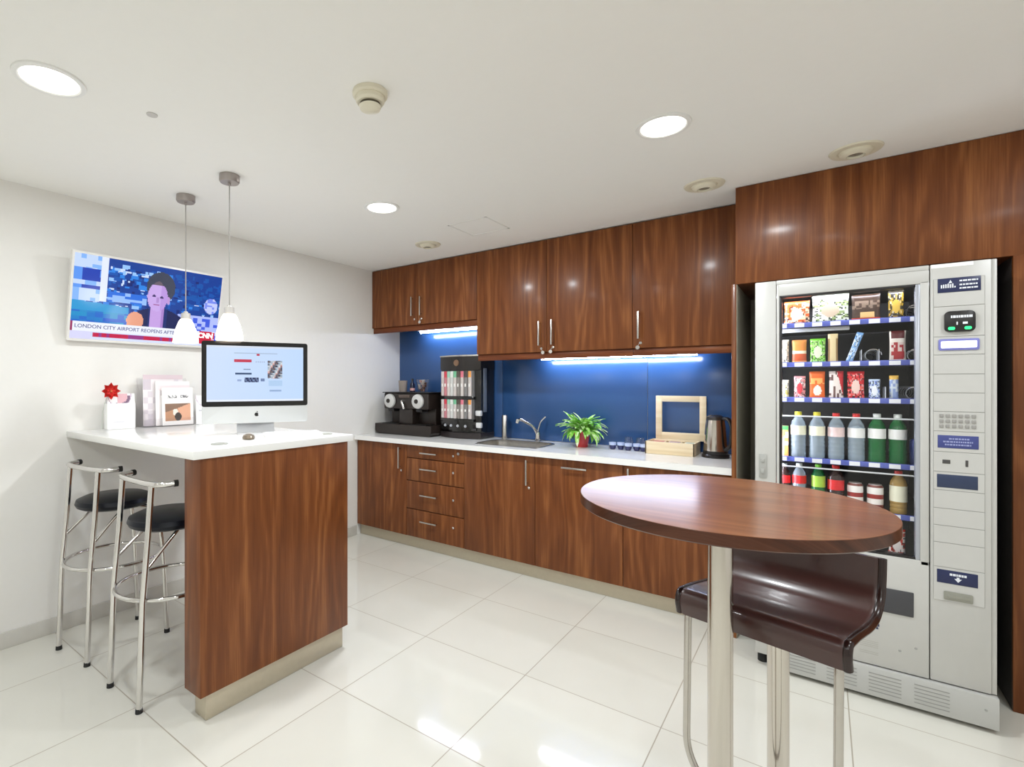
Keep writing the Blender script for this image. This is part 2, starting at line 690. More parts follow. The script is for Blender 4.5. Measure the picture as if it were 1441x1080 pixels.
t = thing('glass_splashback', 'glossy dark blue glass splashback between counter and wall cabinets', 'splashback', (-1.87, 3.79, .908))
part(t, 'panel', MB().box(X0 + .003, -2.19, Y1 - .009, Y1 - .002, .908, 1.884, .001), BLUE)
part(t, 'panel', MB().box(-2.187, -1.0, Y1 - .009, Y1 - .002, .908, 1.598, .001), BLUE)
part(t, 'panel', MB().box(-0.997, -0.392, Y1 - .009, Y1 - .002, .908, 1.598, .001), BLUE)


def base_unit(name, label, x0, x1, cat='cabinet'):
    t = thing(name, label, cat, ((x0 + x1) / 2, 3.5, .098), group='walnut base cabinets')
    b = MB()
    b.box(x0 + .001, x0 + .017, BF + .021, Y1 - .012, .100, .862)
    b.box(x1 - .017, x1 - .001, BF + .021, Y1 - .012, .100, .862)
    b.box(x0 + .001, x1 - .001, BF + .021, Y1 - .012, .100, .118)
    b.box(x0 + .001, x1 - .001, Y1 - .020, Y1 - .012, .100, .862)
    part(t, 'carcass', b, WOOD)
    return t


def base_door(t, x0, x1, z0=.100, z1=.860):
    return part(t, 'door', MB().box(x0 + .0015, x1 - .0015, BF, BF + .019, z0, z1, .0015), WOOD)


t = base_unit('base_cabinet', 'walnut base cabinet with one door against the television wall', X0 + .004, -2.775)
d = base_door(t, X0 + .004, -2.775)
bar_handle(t, d, -2.845, BF, .655, .835); lock(t, d, -2.832, BF, .638)
t = base_unit('drawer_cabinet', 'walnut base cabinet with four stacked drawers', -2.775, -2.193)
for za, zb, hz in ((.754, .860, .803), (.566, .751, .672), (.332, .563, .458), (.100, .329, .243)):
    d = part(t, 'drawer', MB().box(-2.775 + .0015, -2.193 - .0015, BF, BF + .019, za + .0015, zb - .0015, .0015), WOOD)
    bar_handle(t, d, -2.615, BF, hz, hz, True, -2.445)
    lock(t, d, -2.293, BF, hz)
part(t, 'key', MB().lathe([(.0001, -.0015), (.012, -.0015), (.012, .0015), (.0001, .0015)], 18, (-2.245, BF - .004, .825), Matrix.Rotation(PI / 2, 3, 'X')), CHROME, 'round chrome key tag')
t = base_unit('base_cabinet', 'walnut base cabinet with one door under the sink', -2.193, -1.595)
d = base_door(t, -2.193, -1.595)
bar_handle(t, d, -1.652, BF, .656, .835); lock(t, d, -1.640, BF, .638)
t = base_unit('base_cabinet', 'walnut base unit with a horizontal handle beneath the potted plant', -1.595, -0.992)
d = base_door(t, -1.595, -0.992)
bar_handle(t, d, -1.392, BF, .809, .809, True, -1.218)
t = base_unit('base_cabinet', 'walnut base cabinet partly hidden behind the round table top', -0.992, -0.395)
d = base_door(t, -0.992, -0.395)
bar_handle(t, d, -0.955, BF, .66, .845); lock(t, d, -0.945, BF, .638)

tag(MB().box(X0 + .004, -0.395, 3.25, 3.266, .001, .097, .002).build('kickboard', KICK), 'brushed metal kickboard along the foot of the base cabinets', 'kickboard')

# worktop with a sink cut-out
SX0, SX1, SY0, SY1 = -2.155, -1.63, 3.285, 3.665
b = MB()
CT0, CT1 = .866, .905
b.box(X0 + .003, SX0, 3.175, Y1 - .012, CT0, CT1)
b.box(SX1, -0.393, 3.175, Y1 - .012, CT0, CT1)
b.box(SX0, SX1, 3.175, SY0, CT0, CT1)
b.box(SX0, SX1, SY1, Y1 - .012, CT0, CT1)
tag(b.build('worktop', WHITE), 'long white kitchen worktop over the walnut base cabinets', 'worktop')

# sink
t = thing('sink', 'inset stainless steel sink in the white worktop', 'sink', (-1.892, 3.475, .905))
b = MB()
outer = rrect(SX0 - .012, SX1 + .012, SY0 - .012, SY1 + .012, .11, 8)
inner = rrect(SX0 + .006, SX1 - .006, SY0 + .006, SY1 - .006, .10, 8)
low = rrect(SX0 + .03, SX1 - .03, SY0 + .03, SY1 - .03, .08, 8)
n = len(outer)
v = [(p[0], p[1], .9055) for p in outer] + [(p[0], p[1], .9085) for p in outer] + [(p[0], p[1], .9085) for p in inner] + \
    [(p[0], p[1], .885) for p in inner] + [(p[0], p[1], .76) for p in low]
f = [tuple(4 * n + k for k in range(n))]
for i in range(4):
    f += [(i * n + k, i * n + (k + 1) % n, (i + 1) * n + (k + 1) % n, (i + 1) * n + k) for k in range(n)]
b._add(v, f)
part(t, 'basin', b, STEEL)
part(t, 'drain', MB().lathe([(.0001, .7605), (.042, .7605), (.042, .7635), (.03, .7635), (.028, .7615), (.0001, .7615)], 24, (-1.92, 3.475, 0)), CHROME, 'round chrome drain')

# tap
t = thing('mixer_tap', 'chrome mixer tap with raised lever behind the sink', 'tap', (-1.82, 3.715, .905))
b = MB().lathe([(.0001, .0005), (.027, .0005), (.027, .006), (.022, .010), (.021, .055), (.019, .075), (.0001, .078)], 22, (-1.82, 3.715, .905))
part(t, 'body', b, CHROME)
part(t, 'spout', MB().tube(roundpath([(-1.82, 3.715, .955), (-1.84, 3.68, 1.03), (-1.91, 3.60, 1.085), (-1.93, 3.575, 1.075)], .05), .0125, 14), CHROME)
part(t, 'aerator', MB().cyl((-1.925, 3.58, 1.085), (-1.932, 3.572, 1.055), .015, .014, 16), CHROME)
b = MB().tube(roundpath([(-1.82, 3.715, .975), (-1.812, 3.722, 1.02), (-1.80, 3.735, 1.07), (-1.765, 3.745, 1.105)], .03), .010, 12, flat=(.014, .008))
part(t, 'lever', b, CHROME)

tag(MB().lathe([(.0001, 0), (.024, 0), (.024, .195), (.021, .200), (.0001, .200)], 24).build('soap_dispenser', STEEL), 'slim steel cylinder standing behind the sink', 'dispenser').location = (-2.125, 3.715, .9058)

# ------------------------------------------------------------------ espresso machine
t = thing('espresso_machine', 'low dark brown twin-head capsule coffee machine at the wall end of the worktop', 'coffee machine', (-3.0, 3.56, .905))
b = MB()
b.prism([(-3.352, .93), (-3.352, 1.0), (-2.685, 1.0), (-2.685, .935), (-2.71, .907), (-3.30, .907)], 3.425, 3.70, 'y', .004)
part(t, 'drip_base', b, DARKBROWN)
b = MB()
b.box(-3.262, -2.735, 3.56, 3.74, 1.0, 1.16, .006)
b.box(-3.262, -2.735, 3.45, 3.74, 1.14, 1.285, .012, 3)
b.box(-3.09, -2.93, 3.47, 3.58, 1.0, 1.15, .01)
part(t, 'body', b, DARKBROWN)
part(t, 'top_tray', MB().box(-3.272, -2.725, 3.44, 3.74, 1.285, 1.293, .003), BLACK)
for s, cx in ((0, -3.178), (1, -2.845)):
    h = part(t, 'brew_head', MB().lathe([(.0001, 0), (.062, 0), (.066, .008), (.062, .022), (.046, .030), (.0001, .030)], 36, (cx, 3.452, 1.212), Matrix.Rotation(PI / 2, 3, 'X')),
             mat('satin_silver', (214, 214, 212), .3, .35), 'round silver brew head dial')
    part(t, 'dial_centre', MB().lathe([(.0001, .029), (.021, .029), (.019, .036), (.0001, .036)], 24, (cx - .004, 3.452, 1.212), Matrix.Rotation(PI / 2, 3, 'X')), DARKBROWN, sub=h)
    part(t, 'coffee_outlet', MB().box(cx - .035, cx + .035, 3.455, 3.55, 1.115, 1.145, .008), BLACK)
    part(t, 'cup_grid', MB().box(cx - .095, cx + .095, 3.435, 3.55, 1.0, 1.006, .002), BLACK)
part(t, 'steam_wand', MB().tube(roundpath([(-3.035, 3.455, 1.22), (-3.03, 3.435, 1.21), (-2.995, 3.432, 1.14)], .03), .012, 12), CHROME, 'short chrome steam wand')
part(t, 'button_strip', MB().box(-3.075, -2.945, 3.446, 3.452, 1.243, 1.268, .002), mat('taupe_strip', (92, 78, 70), .4))
part(t, 'power_cord', MB().tube(roundpath([(-2.74, 3.70, 1.28), (-2.70, 3.74, 1.295), (-2.715, 3.765, 1.30)], .02), .004, 8), BLACK)

# containers on top of it
def cup_thing(name, label, cat, x, y, z, r0, r1, h, m, extra=None):
    t = thing(name, label, cat, (x, y, z))
    part(t, 'cup', MB().lathe([(.0001, 0), (r0, 0), (r1, h), (r1 - .003, h), (r0 - .003, .004), (.0001, .004)], 24, (x, y, z)), m)
    if extra:
        extra(t)
    return t


def caps(n, r, z, cols):
    def f(t):
        x, y, _ = ORIG[t.name]
        for k in range(n):
            a = 2.4 * k
            rr = r * (.25 + .75 * ((k * 37) % 10) / 10)
            part(t, 'capsule', MB().lathe([(.0001, 0), (.010, 0), (.015, .020), (.017, .021), (.017, .023), (.0001, .026)], 14, (x + rr * math.cos(a), y + rr * math.sin(a), z + .020 * (k // 3))), cols[k % len(cols)])
    return f


C1 = mat('capsule_brown', (120, 84, 70), .35, .5); C2 = mat('capsule_silver', (200, 190, 184), .3, .6); C3 = mat('capsule_rose', (196, 150, 140), .35, .4)
cup_thing('capsule_cup', 'taupe cup of coffee capsules on the coffee machine near the white wall', 'cup', -3.14, 3.58, 1.2935, .036, .043, .105, mat('taupe_cup', (150, 138, 130), .3), caps(6, .016, 1.345, [C1, C2]))
t = thing('syrup_bottle', 'small dark bottle between the two capsule cups', 'bottle', (-3.04, 3.60, 1.2935))
part(t, 'body', MB().lathe([(.0001, 0), (.022, 0), (.023, .01), (.023, .07), (.010, .09), (.010, .105)], 20, (-3.04, 3.60, 1.2935)), mat('navy_glass', (20, 24, 52), .15))
part(t, 'cap', MB().lathe([(.012, .105), (.012, .122), (.0001, .122)], 16, (-3.04, 3.60, 1.2935)), BLACK)
part(t, 'label', MB().lathe([(.0236, .012), (.0236, .035)], 20, (-3.04, 3.60, 1.2935), cap=False), mat('pink_label', (224, 170, 166), .5), 'pale pink paper label')
cup_thing('capsule_cup', 'flared clear tumbler full of capsules on the coffee machine', 'cup', -2.90, 3.58, 1.2935, .040, .060, .115, ACRYL, caps(14, .034, 1.298, [C3, C2, C1]))

# ------------------------------------------------------------------ drinks dispenser (sachet machine)
FX0, FX1, FY0 = -2.675, -2.265, 3.555
t = thing('hot_drinks_machine', 'tall black hot drinks machine with two racks of coloured sachets', 'drinks machine', (-2.47, 3.66, .905))


def bow(x0, x1, y, k=.05, n=14):
    return [(x0 + (x1 - x0) * i / n, y - k * math.sin(PI * i / n)) for i in range(n + 1)]


FB = mat('gloss_black', (20, 19, 19), .16, coat=.5)
b = MB().prism(bow(FX0, FX1, FY0 + .015, .03) + [(FX1, 3.772), (FX0, 3.772)], .9075, 1.60, 'z', .003)
part(t, 'body', b, FB)
part(t, 'base', MB().prism(bow(FX0 - .003, FX1 + .003, FY0, .055) + [(FX1 + .003, 3.774), (FX0 - .003, 3.774)], .9065, .955, 'z', .004), mat('smoky_black', (44, 38, 38), .3))
part(t, 'top_cover', MB().prism(bow(FX0 - .004, FX1 + .004, FY0, .055) + [(FX1 + .004, 3.774), (FX0 - .004, 3.774)], 1.485, 1.608, 'z', .008), mat('graphite_cover', (44, 40, 38), .25, .3))
part(t, 'top_trim', MB().prism(bow(FX0 - .008, FX1 + .008, FY0 - .004, .055) + [(FX1 + .008, 3.776), (FX0 - .008, 3.776)], 1.600, 1.612, 'z', .003), STEEL, 'pale steel rim around the top')
part(t, 'side_strip', MB().box(FX1, FX1 + .006, 3.60, 3.65, 1.13, 1.50, .002), mat('slate_strip', (108, 116, 128), .35), 'grey strip on the machine side')  # reflection along the side edge, put in as a grey strip
part(t, 'button', MB().lathe([(.0001, 0), (.028, 0), (.026, .012), (.0001, .012)], 24, (-2.47, 3.508, 1.546), Matrix.Rotation(PI / 2, 3, 'X')), mat('bronze_button', (134, 106, 84), .3, .5))
part(t, 'rack_back', MB().box(FX0 + .03, FX1 - .055, FY0 - .022, FY0 + .01, 1.06, 1.478, .002), mat('rack_grey', (120, 118, 116), .4))
sach = [(214, 206, 205), (206, 62, 78), (150, 200, 178), (226, 228, 224), (120, 190, 150), (84, 74, 66), (222, 120, 138), (70, 66, 66), (232, 160, 92)]
for row, (z0, z1) in enumerate(((1.265, 1.475), (1.075, 1.235))):
    nn = 9
    for k in range(nn):
        xa = FX0 + .032 + k * (FX1 - FX0 - .09) / nn
        wd = (FX1 - FX0 - .09) / nn - .004
        cx = xa + wd / 2
        top = sach[k]
        body = (205, 196, 192) if k % 2 == 0 else tuple(int(.5 * c + 92) for c in top)

        def pf(u, v_, top=top, body=body):
            if v_ > .78:
                return top
            if .35 < v_ < .55 and .2 < u < .8:
                return (238, 236, 232)
            return body
        yb = FY0 - .028 - .028 * math.sin(PI * (cx - FX0) / (FX1 - FX0))
        b = MB().picture(wd, z1 - z0, 4, 8, pf, yb, xa, z0, surf=lambda u, t_, wd=wd, z0=z0, z1=z1: (u * wd, -.010 * math.sin(PI * u), t_ * (z1 - z0)))
        b.defcol = rgb(*body)
        b.box(xa, xa + wd, yb, yb + .012, z0, z1)
        part(t, 'sachet', b, PRINT)
    part(t, 'rack_lip', MB().prism(bow(FX0 + .022, FX1 - .048, FY0 - .03, .035) + [(FX1 - .048, FY0 + .01), (FX0 + .022, FY0 + .01)], z0 - .028, z0 - .004, 'z', .002), FB)
part(t, 'control_panel', MB().prism(bow(FX0 + .01, FX1 - .035, FY0 - .012, .04) + [(FX1 - .035, FY0 + .02), (FX0 + .01, FY0 + .02)], .975, 1.05, 'z', .003), FB)
for k in range(4):
    bx = FX0 + .075 + k * .072
    part(t, 'button', MB().lathe([(.0001, 0), (.013, 0), (.011, .006), (.0001, .006)], 16, (bx, FY0 - .014 - .04 * math.sin(PI * (bx - FX0) / .41), 1.012), Matrix.Rotation(PI / 2, 3, 'X')), mat('button_grey', (170, 172, 178), .3))
for z0 in (1.10, 1.0):
    part(t, 'cup_holder', MB().box(FX1 - .045, FX1 + .012, FY0 - .012, FY0 + .02, z0, z0 + .045, .008), mat('satin_white_metal', (225, 226, 226), .3, .2), 'small bright block on the corner')

# ------------------------------------------------------------------ plant
t = thing('potted_plant', 'bright green leafy plant in a small red pot on the worktop', 'plant', (-1.41, 3.60, .9055))
px, py, pz = -1.41, 3.60, .9055
part(t, 'pot', MB().lathe([(.0001, 0), (.042, 0), (.058, .10), (.063, .10), (.064, .118), (.058, .118), (.054, .10), (.0001, .10)], 32, (px, py, pz)), mat('red_glazed_pot', (178, 28, 36), .25, coat=.4))
part(t, 'soil', MB().lathe([(.0001, .106), (.03, .107), (.0545, .103)], 20, (px, py, pz), cap=False), mat('potting_soil', (56, 40, 30), .9, noise=.3))


def leaf_mat():
    m, nt, p = base_mat('variegated_leaf')
    tc = N(nt, 'ShaderNodeTexCoord')
    nz = N(nt, 'ShaderNodeTexNoise')
    nz.inputs['Scale'].default_value = 26
    nt.links.new(tc.outputs['Object'], nz.inputs['Vector'])
    rp = N(nt, 'ShaderNodeValToRGB')
    e = rp.color_ramp.elements
    e[0].position = .34; e[0].color = rgb(104, 176, 56)
    e[1].position = .66; e[1].color = rgb(240, 248, 220)
    k = e.new(.5); k.color = rgb(158, 218, 92)
    nt.links.new(nz.outputs['Fac'], rp.inputs[0])
    nt.links.new(rp.outputs[0], p.inputs['Base Color'])
    p.inputs['Roughness'].default_value = .4
    p.inputs['Subsurface Weight'].default_value = .0
    return m


LEAF = leaf_mat()
rl = random.Random(3)
b = MB()
for k in range(120):
    a = rl.uniform(0, 2 * PI)
    L = rl.uniform(.12, .205)
    lift = rl.uniform(.35, 1.5)
    wd = rl.uniform(.013, .020)
    ss = 8
    P = []
    x, z, ang = 0.0, 0.0, lift
    droop = rl.uniform(.9, 2.3) * (1.4 - .35 * lift)
    for i in range(ss + 1):
        P.append((x, z))
        x += L / ss * math.cos(ang); z += L / ss * math.sin(ang)
        ang -= droop / ss
    ox, oy = rl.uniform(-.03, .03), rl.uniform(-.03, .03)
    vv, ff = [], []
    for i, (r_, z_) in enumerate(P):
        u = i / ss
        hw = wd * (math.sin(PI * min(1, .12 + u * .88)) ** .8) + .0008
        for s, dz in ((-1, .003), (0, -.002), (1, .003)):
            vv.append((px + ox + r_ * math.cos(a) - s * hw * math.sin(a), min(py + oy + r_ * math.sin(a) + s * hw * math.cos(a), 3.785), max(pz + .108 + z_ + dz, pz + .006)))
    for i in range(ss):
        for s in range(2):
            ff.append((i * 3 + s, i * 3 + s + 1, i * 3 + s + 4, i * 3 + s + 3))
    b._add(vv, ff)
fo = part(t, 'foliage', b, LEAF)
fo['kind'] = 'stuff'

# ------------------------------------------------------------------ little cups and glasses
NB = mat('navy_cup_glaze', (26, 32, 84), .2, coat=.4); LB = mat('pale_blue_glaze', (190, 204, 236), .2, coat=.4)
spots = [(-1.185, 3.60, 'first'), (-1.132, 3.615, 'second'), (-1.075, 3.595, 'third'), (-1.022, 3.61, 'fourth'), (-0.973, 3.60, 'fifth')]
words = ['small navy and pale blue cup nearest the potted plant', 'small navy and pale blue cup second from the potted plant',
         'small navy and pale blue cup in the middle of the row of five', 'small navy and pale blue cup second from the wooden box',
         'small navy and pale blue cup nearest the wooden box']
for k, (x, y, _) in enumerate(spots):
    t = thing('espresso_cup', words[k], 'cup', (x, y, .9055), group='small navy cups on the worktop')
    part(t, 'bowl', MB().lathe([(.0001, 0), (.016, 0), (.022, .012), (.024, .034), (.022, .034), (.0001, .010)], 22, (x, y, .9055)), NB)
    part(t, 'rim', MB().lathe([(.0245, .030), (.0255, .050), (.0235, .050), (.0225, .030)], 22, (x, y, .9055), cap=False), LB, 'pale blue band around the rim')
for k, (x, y) in enumerate(((-1.10, 3.69), (-1.02, 3.69))):
    t = thing('glass_tumbler', ['clear upturned glass behind the navy cups, nearer the plant', 'clear upturned glass behind the navy cups, nearer the wooden box'][k], 'glass', (x, y, .9055), group='clear glasses behind the navy cups')
    part(t, 'wall', MB().lathe([(.034, 0), (.033, .05), (.026, .085), (.0001, .09), (.0001, .084), (.023, .08), (.031, .048), (.032, 0)], 24, (x, y, .9055), cap=False), ACRYL)

# ------------------------------------------------------------------ tea chest with window lid
t = thing('tea_box', 'pale wooden tea box with its framed window lid standing open', 'box', (-.785, 3.62, .9055))
PINE = wood('pale_birch', (222, 200, 160), (236, 218, 184), (246, 234, 208), along='X', rough=.5, coat=0)
b = MB()
bx0, bx1, by0, by1, bz = -.945, -.645, 3.525, 3.725, .9055
b.box(bx0, bx1, by0, by0 + .010, bz, bz + .082, .002); b.box(bx0, bx1, by1 - .010, by1, bz, bz + .082, .002)
b.box(bx0, bx0 + .010, by0, by1, bz, bz + .082, .002); b.box(bx1 - .010, bx1, by0, by1, bz, bz + .082, .002)
b.box(bx0 + .005, bx1 - .005, by0 + .005, by1 - .005, bz, bz + .010)
part(t, 'tray', b, PINE)
b = MB()
for k in (1, 2):
    xx = bx0 + k * .1
    b.box(xx - .003, xx + .003, by0 + .010, by1 - .010, bz + .010, bz + .074)
part(t, 'divider', b, PINE)
lx0, lx1, lz0, lz1, lyy = -.928, -.612, 0.985, 1.286, 3.732
b = MB()
b.box(lx0, lx0 + .040, lyy, lyy + .018, lz0, lz1, .002); b.box(lx1 - .040, lx1, lyy, lyy + .018, lz0, lz1, .002)
b.box(lx0 + .039, lx1 - .039, lyy, lyy + .018, lz0, lz0 + .050, .002); b.box(lx0 + .039, lx1 - .039, lyy, lyy + .018, lz1 - .040, lz1, .002)
lid = part(t, 'lid', b, PINE)
part(t, 'window', MB().box(lx0 + .036, lx1 - .036, lyy + .007, lyy + .010, lz0 + .046, lz1 - .036), PANE, 'clear window in the lid', sub=lid)
tea = [(214, 196, 190), (200, 120, 110), (226, 222, 214), (176, 150, 160), (230, 206, 150), (190, 200, 186)]
for k in range(6):
    x = bx0 + .016 + (k // 2) * .1
    y = by0 + .02 + (k % 2) * .085
    o = MB().box(-.034, .034, -.033, .033, 0, .056, .004).build('tea_bag_packet', mat('tea_pack_%d' % k, tea[k], .5))
    o.location = (x + .037, y + .037, bz + .0165)
    o.rotation_euler = (0, 0, rl.uniform(-.05, .05))
    tag(o, ['beige', 'red', 'white', 'mauve', 'yellow', 'sage'][k] + ' stack of tea bag packets inside the wooden tea box', 'tea', 'tea packets in the wooden box')

# ------------------------------------------------------------------ kettle
kx, ky = -.538, 3.60
t = thing('kettle', 'brushed steel electric kettle with black handle at the worktop end', 'kettle', (kx, ky, .9055))
part(t, 'power_base', MB().lathe([(.0001, 0), (.078, 0), (.078, .014), (.070, .022), (.0001, .022)], 36, (kx, ky, .9055)), BLACK)
part(t, 'body', MB().lathe([(.0001, .024), (.068, .024), (.069, .040), (.058, .19), (.052, .236), (.0001, .232)], 40, (kx, ky, .9055)), POLISHED)
part(t, 'lower_band', MB().lathe([(.0695, .022), (.0705, .024), (.0695, .042), (.068, .043)], 40, (kx, ky, .9055), cap=False), BLACK)
part(t, 'lid', MB().lathe([(.053, .235), (.050, .254), (.03, .266), (.0001, .268)], 32, (kx, ky, .9055), cap=False), mat('kettle_lid', (60, 56, 54), .25, .4))
b = MB().tube(roundpath([(kx + .040, ky - .015, 1.148), (kx + .075, ky - .035, 1.155), (kx + .098, ky - .048, 1.11), (kx + .094, ky - .046, .99), (kx + .060, ky - .03, .955)], .04), .013, 12, flat=(.017, .011))
part(t, 'handle', b, BLACK)
part(t, 'spout', MB().prism([(-.028, 0), (.028, 0), (0, -.045)], 1.07, 1.135, 'z', .004).xform(T(kx - .035, ky + .055, 0) @ RZ(-2.6)), STEEL)
# ------------------------------------------------------------------ breakfast bar
t = thing('bar_counter', 'breakfast bar with white top, walnut end panel and metal plinth', 'counter', (-2.66, 1.42, 0))
part(t, 'top', MB().box(X0 + .002, -1.958, .992, 1.838, 1.070, 1.105, .003), WHITE, 'white solid bar top')
part(t, 'end_panel', MB().box(-2.10, -1.972, 1.028, 1.812, .112, 1.069, .0015), WOOD, 'walnut panel that carries the free end')
part(t, 'plinth', MB().box(-2.08, -1.992, 1.062, 1.795, .001, .112, .002), KICK, 'brushed metal plinth')

# things on the bar
BT = 1.1055
mx_, my_ = -2.390, 1.550
tang = math.atan2(.466, .25)
t = thing('desktop_computer', 'slim silver all-in-one desktop computer showing a web page on the bar', 'computer', (mx_, my_, BT), tang)
ALU = mat('anodised_aluminium', (214, 216, 216), .32, .25)
# local: x along the screen, -y faces the room, z up
fb = MB().prism(rrect(-.264, .264, .058, .484, .012), -.008, .004, 'y', .0015)
body = fb.build('housing', ALU, t)
MB().prism([(.004, .06), (.004, .48), (.03, .44), (.04, .28), (.03, .10)], -.25, .25, 'x', .004).build('rear_shell', ALU, t)
MB().prism(rrect(-.264, .264, .146, .484, .012), -.0095, -.0078, 'y').build('bezel', mat('black_glass_bezel', (14, 13, 14), .12), t, 'black border around the screen')


def web(u, v):
    bg = (206 - 14 * u, 224 - 6 * u, 255)
    if v > .965:
        return (214, 224, 240)
    if v < .03:
        return (232, 240, 252)
    def inr(a, b, c, d):
        return a < u < b and c < v < d
    if inr(.27, .72, .86, .875): return (170, 190, 214)
    if inr(.50, .53, .82, .86): return (190, 40, 70)
    if inr(.27, .45, .70, .755): return (196, 44, 74)
    if inr(.48, .58, .70, .73) and int(u * 100) % 2: return (150, 160, 190)
    if inr(.61, .77, .42, .75):
        h = (int(u * 60) * 7 + int(v * 40) * 13) % 11
        return [(90, 96, 110), (200, 206, 214), (160, 120, 120), (60, 66, 84), (220, 180, 176), (140, 150, 170), (210, 216, 224), (110, 90, 90), (180, 190, 200), (70, 70, 90), (150, 170, 190)][h]
    if inr(.28, .45, .49, .525): return (60, 84, 120)
    if inr(.36, .44, .57, .585): return (120, 140, 170)
    if inr(.30, .34, .36, .40): return (150, 170, 210)
    if inr(.38, .52, .35, .425):
        return (36, 50, 92) if (int(u * 80) + int(v * 30)) % 3 else (120, 140, 180)
    if inr(.54, .58, .36, .41): return (110, 130, 170)
    if inr(.62, .77, .28, .38): return (176, 206, 240)
    if inr(.35, .46, .20, .215) or inr(.64, .76, .18, .2): return (150, 176, 214)
    return bg


MB().picture(.482, .290, 96, 58, web, -.0098, -.241, .172).build('screen', PCPIC, t, 'bright screen with a pale blue web page')
# the fruit mark on the chin
ap = []
for k in range(40):
    a = 2 * PI * k / 40
    r_ = .0105 * (1 + .07 * math.cos(2 * a) - .16 * math.exp(-((a - PI / 2) ** 2) / .05) - .10 * math.exp(-((a - 1.5 * PI) ** 2) / .04))
    x_, z_ = r_ * math.cos(a) * .95, r_ * math.sin(a)
    if (x_ - .0125) ** 2 + (z_ - .001) ** 2 < .0055 ** 2:
        x_ = .0125 - math.sqrt(max(0, .0055 ** 2 - (z_ - .001) ** 2))
    ap.append((x_, z_ + .102))
ab = MB().prism(ap, -.0092, -.0078, 'y')
ab.prism([(.000, .1135), (.0045, .1145), (.0062, .1195), (.0015, .1180)], -.0092, -.0078, 'y')
ab.build('emblem', BLACK, t, 'small black fruit emblem with a bite')
st = MB().prism([(.0, 0), (-.055, 0), (-.055, .006), (.03, .006), (.06, .05), (.05, .20), (.056, .20), (.068, .05), (.07, 0)], -.095, .095, 'x', .002)
st.build('foot', mat('foot_aluminium', (216, 216, 217), .35, .1), t, 'bent metal foot')

t = thing('keyboard', 'slim white keyboard lying flat in front of the computer', 'keyboard', (-2.145, 1.60, BT), tang)
MB().prism([(-.062, .0), (.058, 0), (.058, .017), (-.062, .007)], -.14, .14, 'x', .002).build('case', WHITE, t)
kb = MB()
for r_ in range(5):
    for c in range(14):
        kb.box(-.130 + c * .0187, -.130 + c * .0187 + .016, -.052 + r_ * .021, -.052 + r_ * .021 + .018, .008 + r_ * .0017, .0125 + r_ * .0019, .001, 1)
kb.build('keys', mat('white_keys', (232, 232, 232), .4), t)
t = thing('computer_mouse', 'brownish oval mouse at the end of the white keyboard', 'mouse', (-2.185, 1.375, BT), tang)
MB().lathe([(.0001, 0), (.026, .001), (.029, .008), (.024, .018), (.012, .024), (.0001, .026)], 26).xform(Matrix.Diagonal((1, 1.7, 1, 1))).build('shell', mat('bronze_mouse', (122, 108, 90), .35, .2), t)
for (x_, y_, lab) in ((-2.10, 1.18, 'grey cable grommet set in the bar top near its front corner'), (-2.075, 1.752, 'grey cable grommet set in the far end of the bar top')):
    o = MB().lathe([(.0001, 0), (.036, 0), (.034, .004), (.022, .004), (.021, .002), (.0001, .002)], 28).build('cable_grommet', mat('grommet_grey', (166, 166, 158), .4))
    o.location = (x_, y_, BT)
    tag(o, lab, 'grommet', 'cable grommets in the bar')
t = thing('note_pad', 'small white paper pad at the far end of the bar', 'paper', (-2.19, 1.742, BT), .2)
MB().box(-.045, .045, -.032, .032, 0, .006, .001).build('sheets', mat('white_paper', (242, 242, 240), .7), t)
MB().box(-.045, .045, -.036, -.026, .0062, .008, .0005).build('binding', mat('olive_strip', (120, 116, 90), .6), t)


# printed holders against the wall
def hash01(a, b_):
    return (math.sin(a * 127.1 + b_ * 311.7) * 43758.5453) % 1.0


def arc_leaf(u, v):
    r_ = math.hypot((u - .45) * 1.0, (v - .95) * 1.35)
    if .30 < r_ < .40 and u > .3 and v < .95: return (120, 96, 120)
    if r_ < .30 and u > .35: return (222, 178, 186)
    if .40 < r_ < .44: return (206, 190, 206)
    if .44 < v < .50 and .15 < u < .85 and hash01(int(u * 24), 1) > .35: return (206, 206, 212)
    if .18 < v < .22 and .2 < u < .6: return (224, 224, 228)
    return (250, 250, 250)


WALLRZ = PI / 2      # faces +x


def leaflet(name, lab, cat, x, y0, y1, z0, h, fn, lean=.12, thick=.004, group=None, nx=26, ny=34):
    """A printed booklet leaning on the wall; local -y faces the room (+x in the world)."""
    wd = y1 - y0
    t = thing(name, lab, cat, (x, (y0 + y1) / 2, z0), WALLRZ, group)
    R = Matrix.Rotation(-lean, 4, 'X')
    MB().box(-wd / 2, wd / 2, 0.0005, thick, 0, h, .0005, 1).xform(R).build('pages', mat('white_paper', (242, 242, 240), .7), t)
    MB().picture(wd, h, nx, ny, fn, 0, -wd / 2, 0).xform(R).build('cover', PAPER, t)
    return t


t = thing('leaflet_box', 'white leaflet box with a pink arc design below the red flower', 'leaflet holder', (-3.27, 1.235, BT), WALLRZ)
MB().box(-.075, .075, .001, .05, 0, .150, .002).build('box', mat('white_card', (244, 244, 243), .6), t)
MB().picture(.146, .205, 30, 40, arc_leaf, 0, -.073, 0, surf=lambda u, v: (u * .146, .012 * v * v, v * .205)).build('front_leaflet', PAPER, t)
MB().picture(.146, .20, 30, 40, lambda u, v: (236, 236, 238), .03, -.073, 0.004).build('rear_leaflet', PAPER, t)

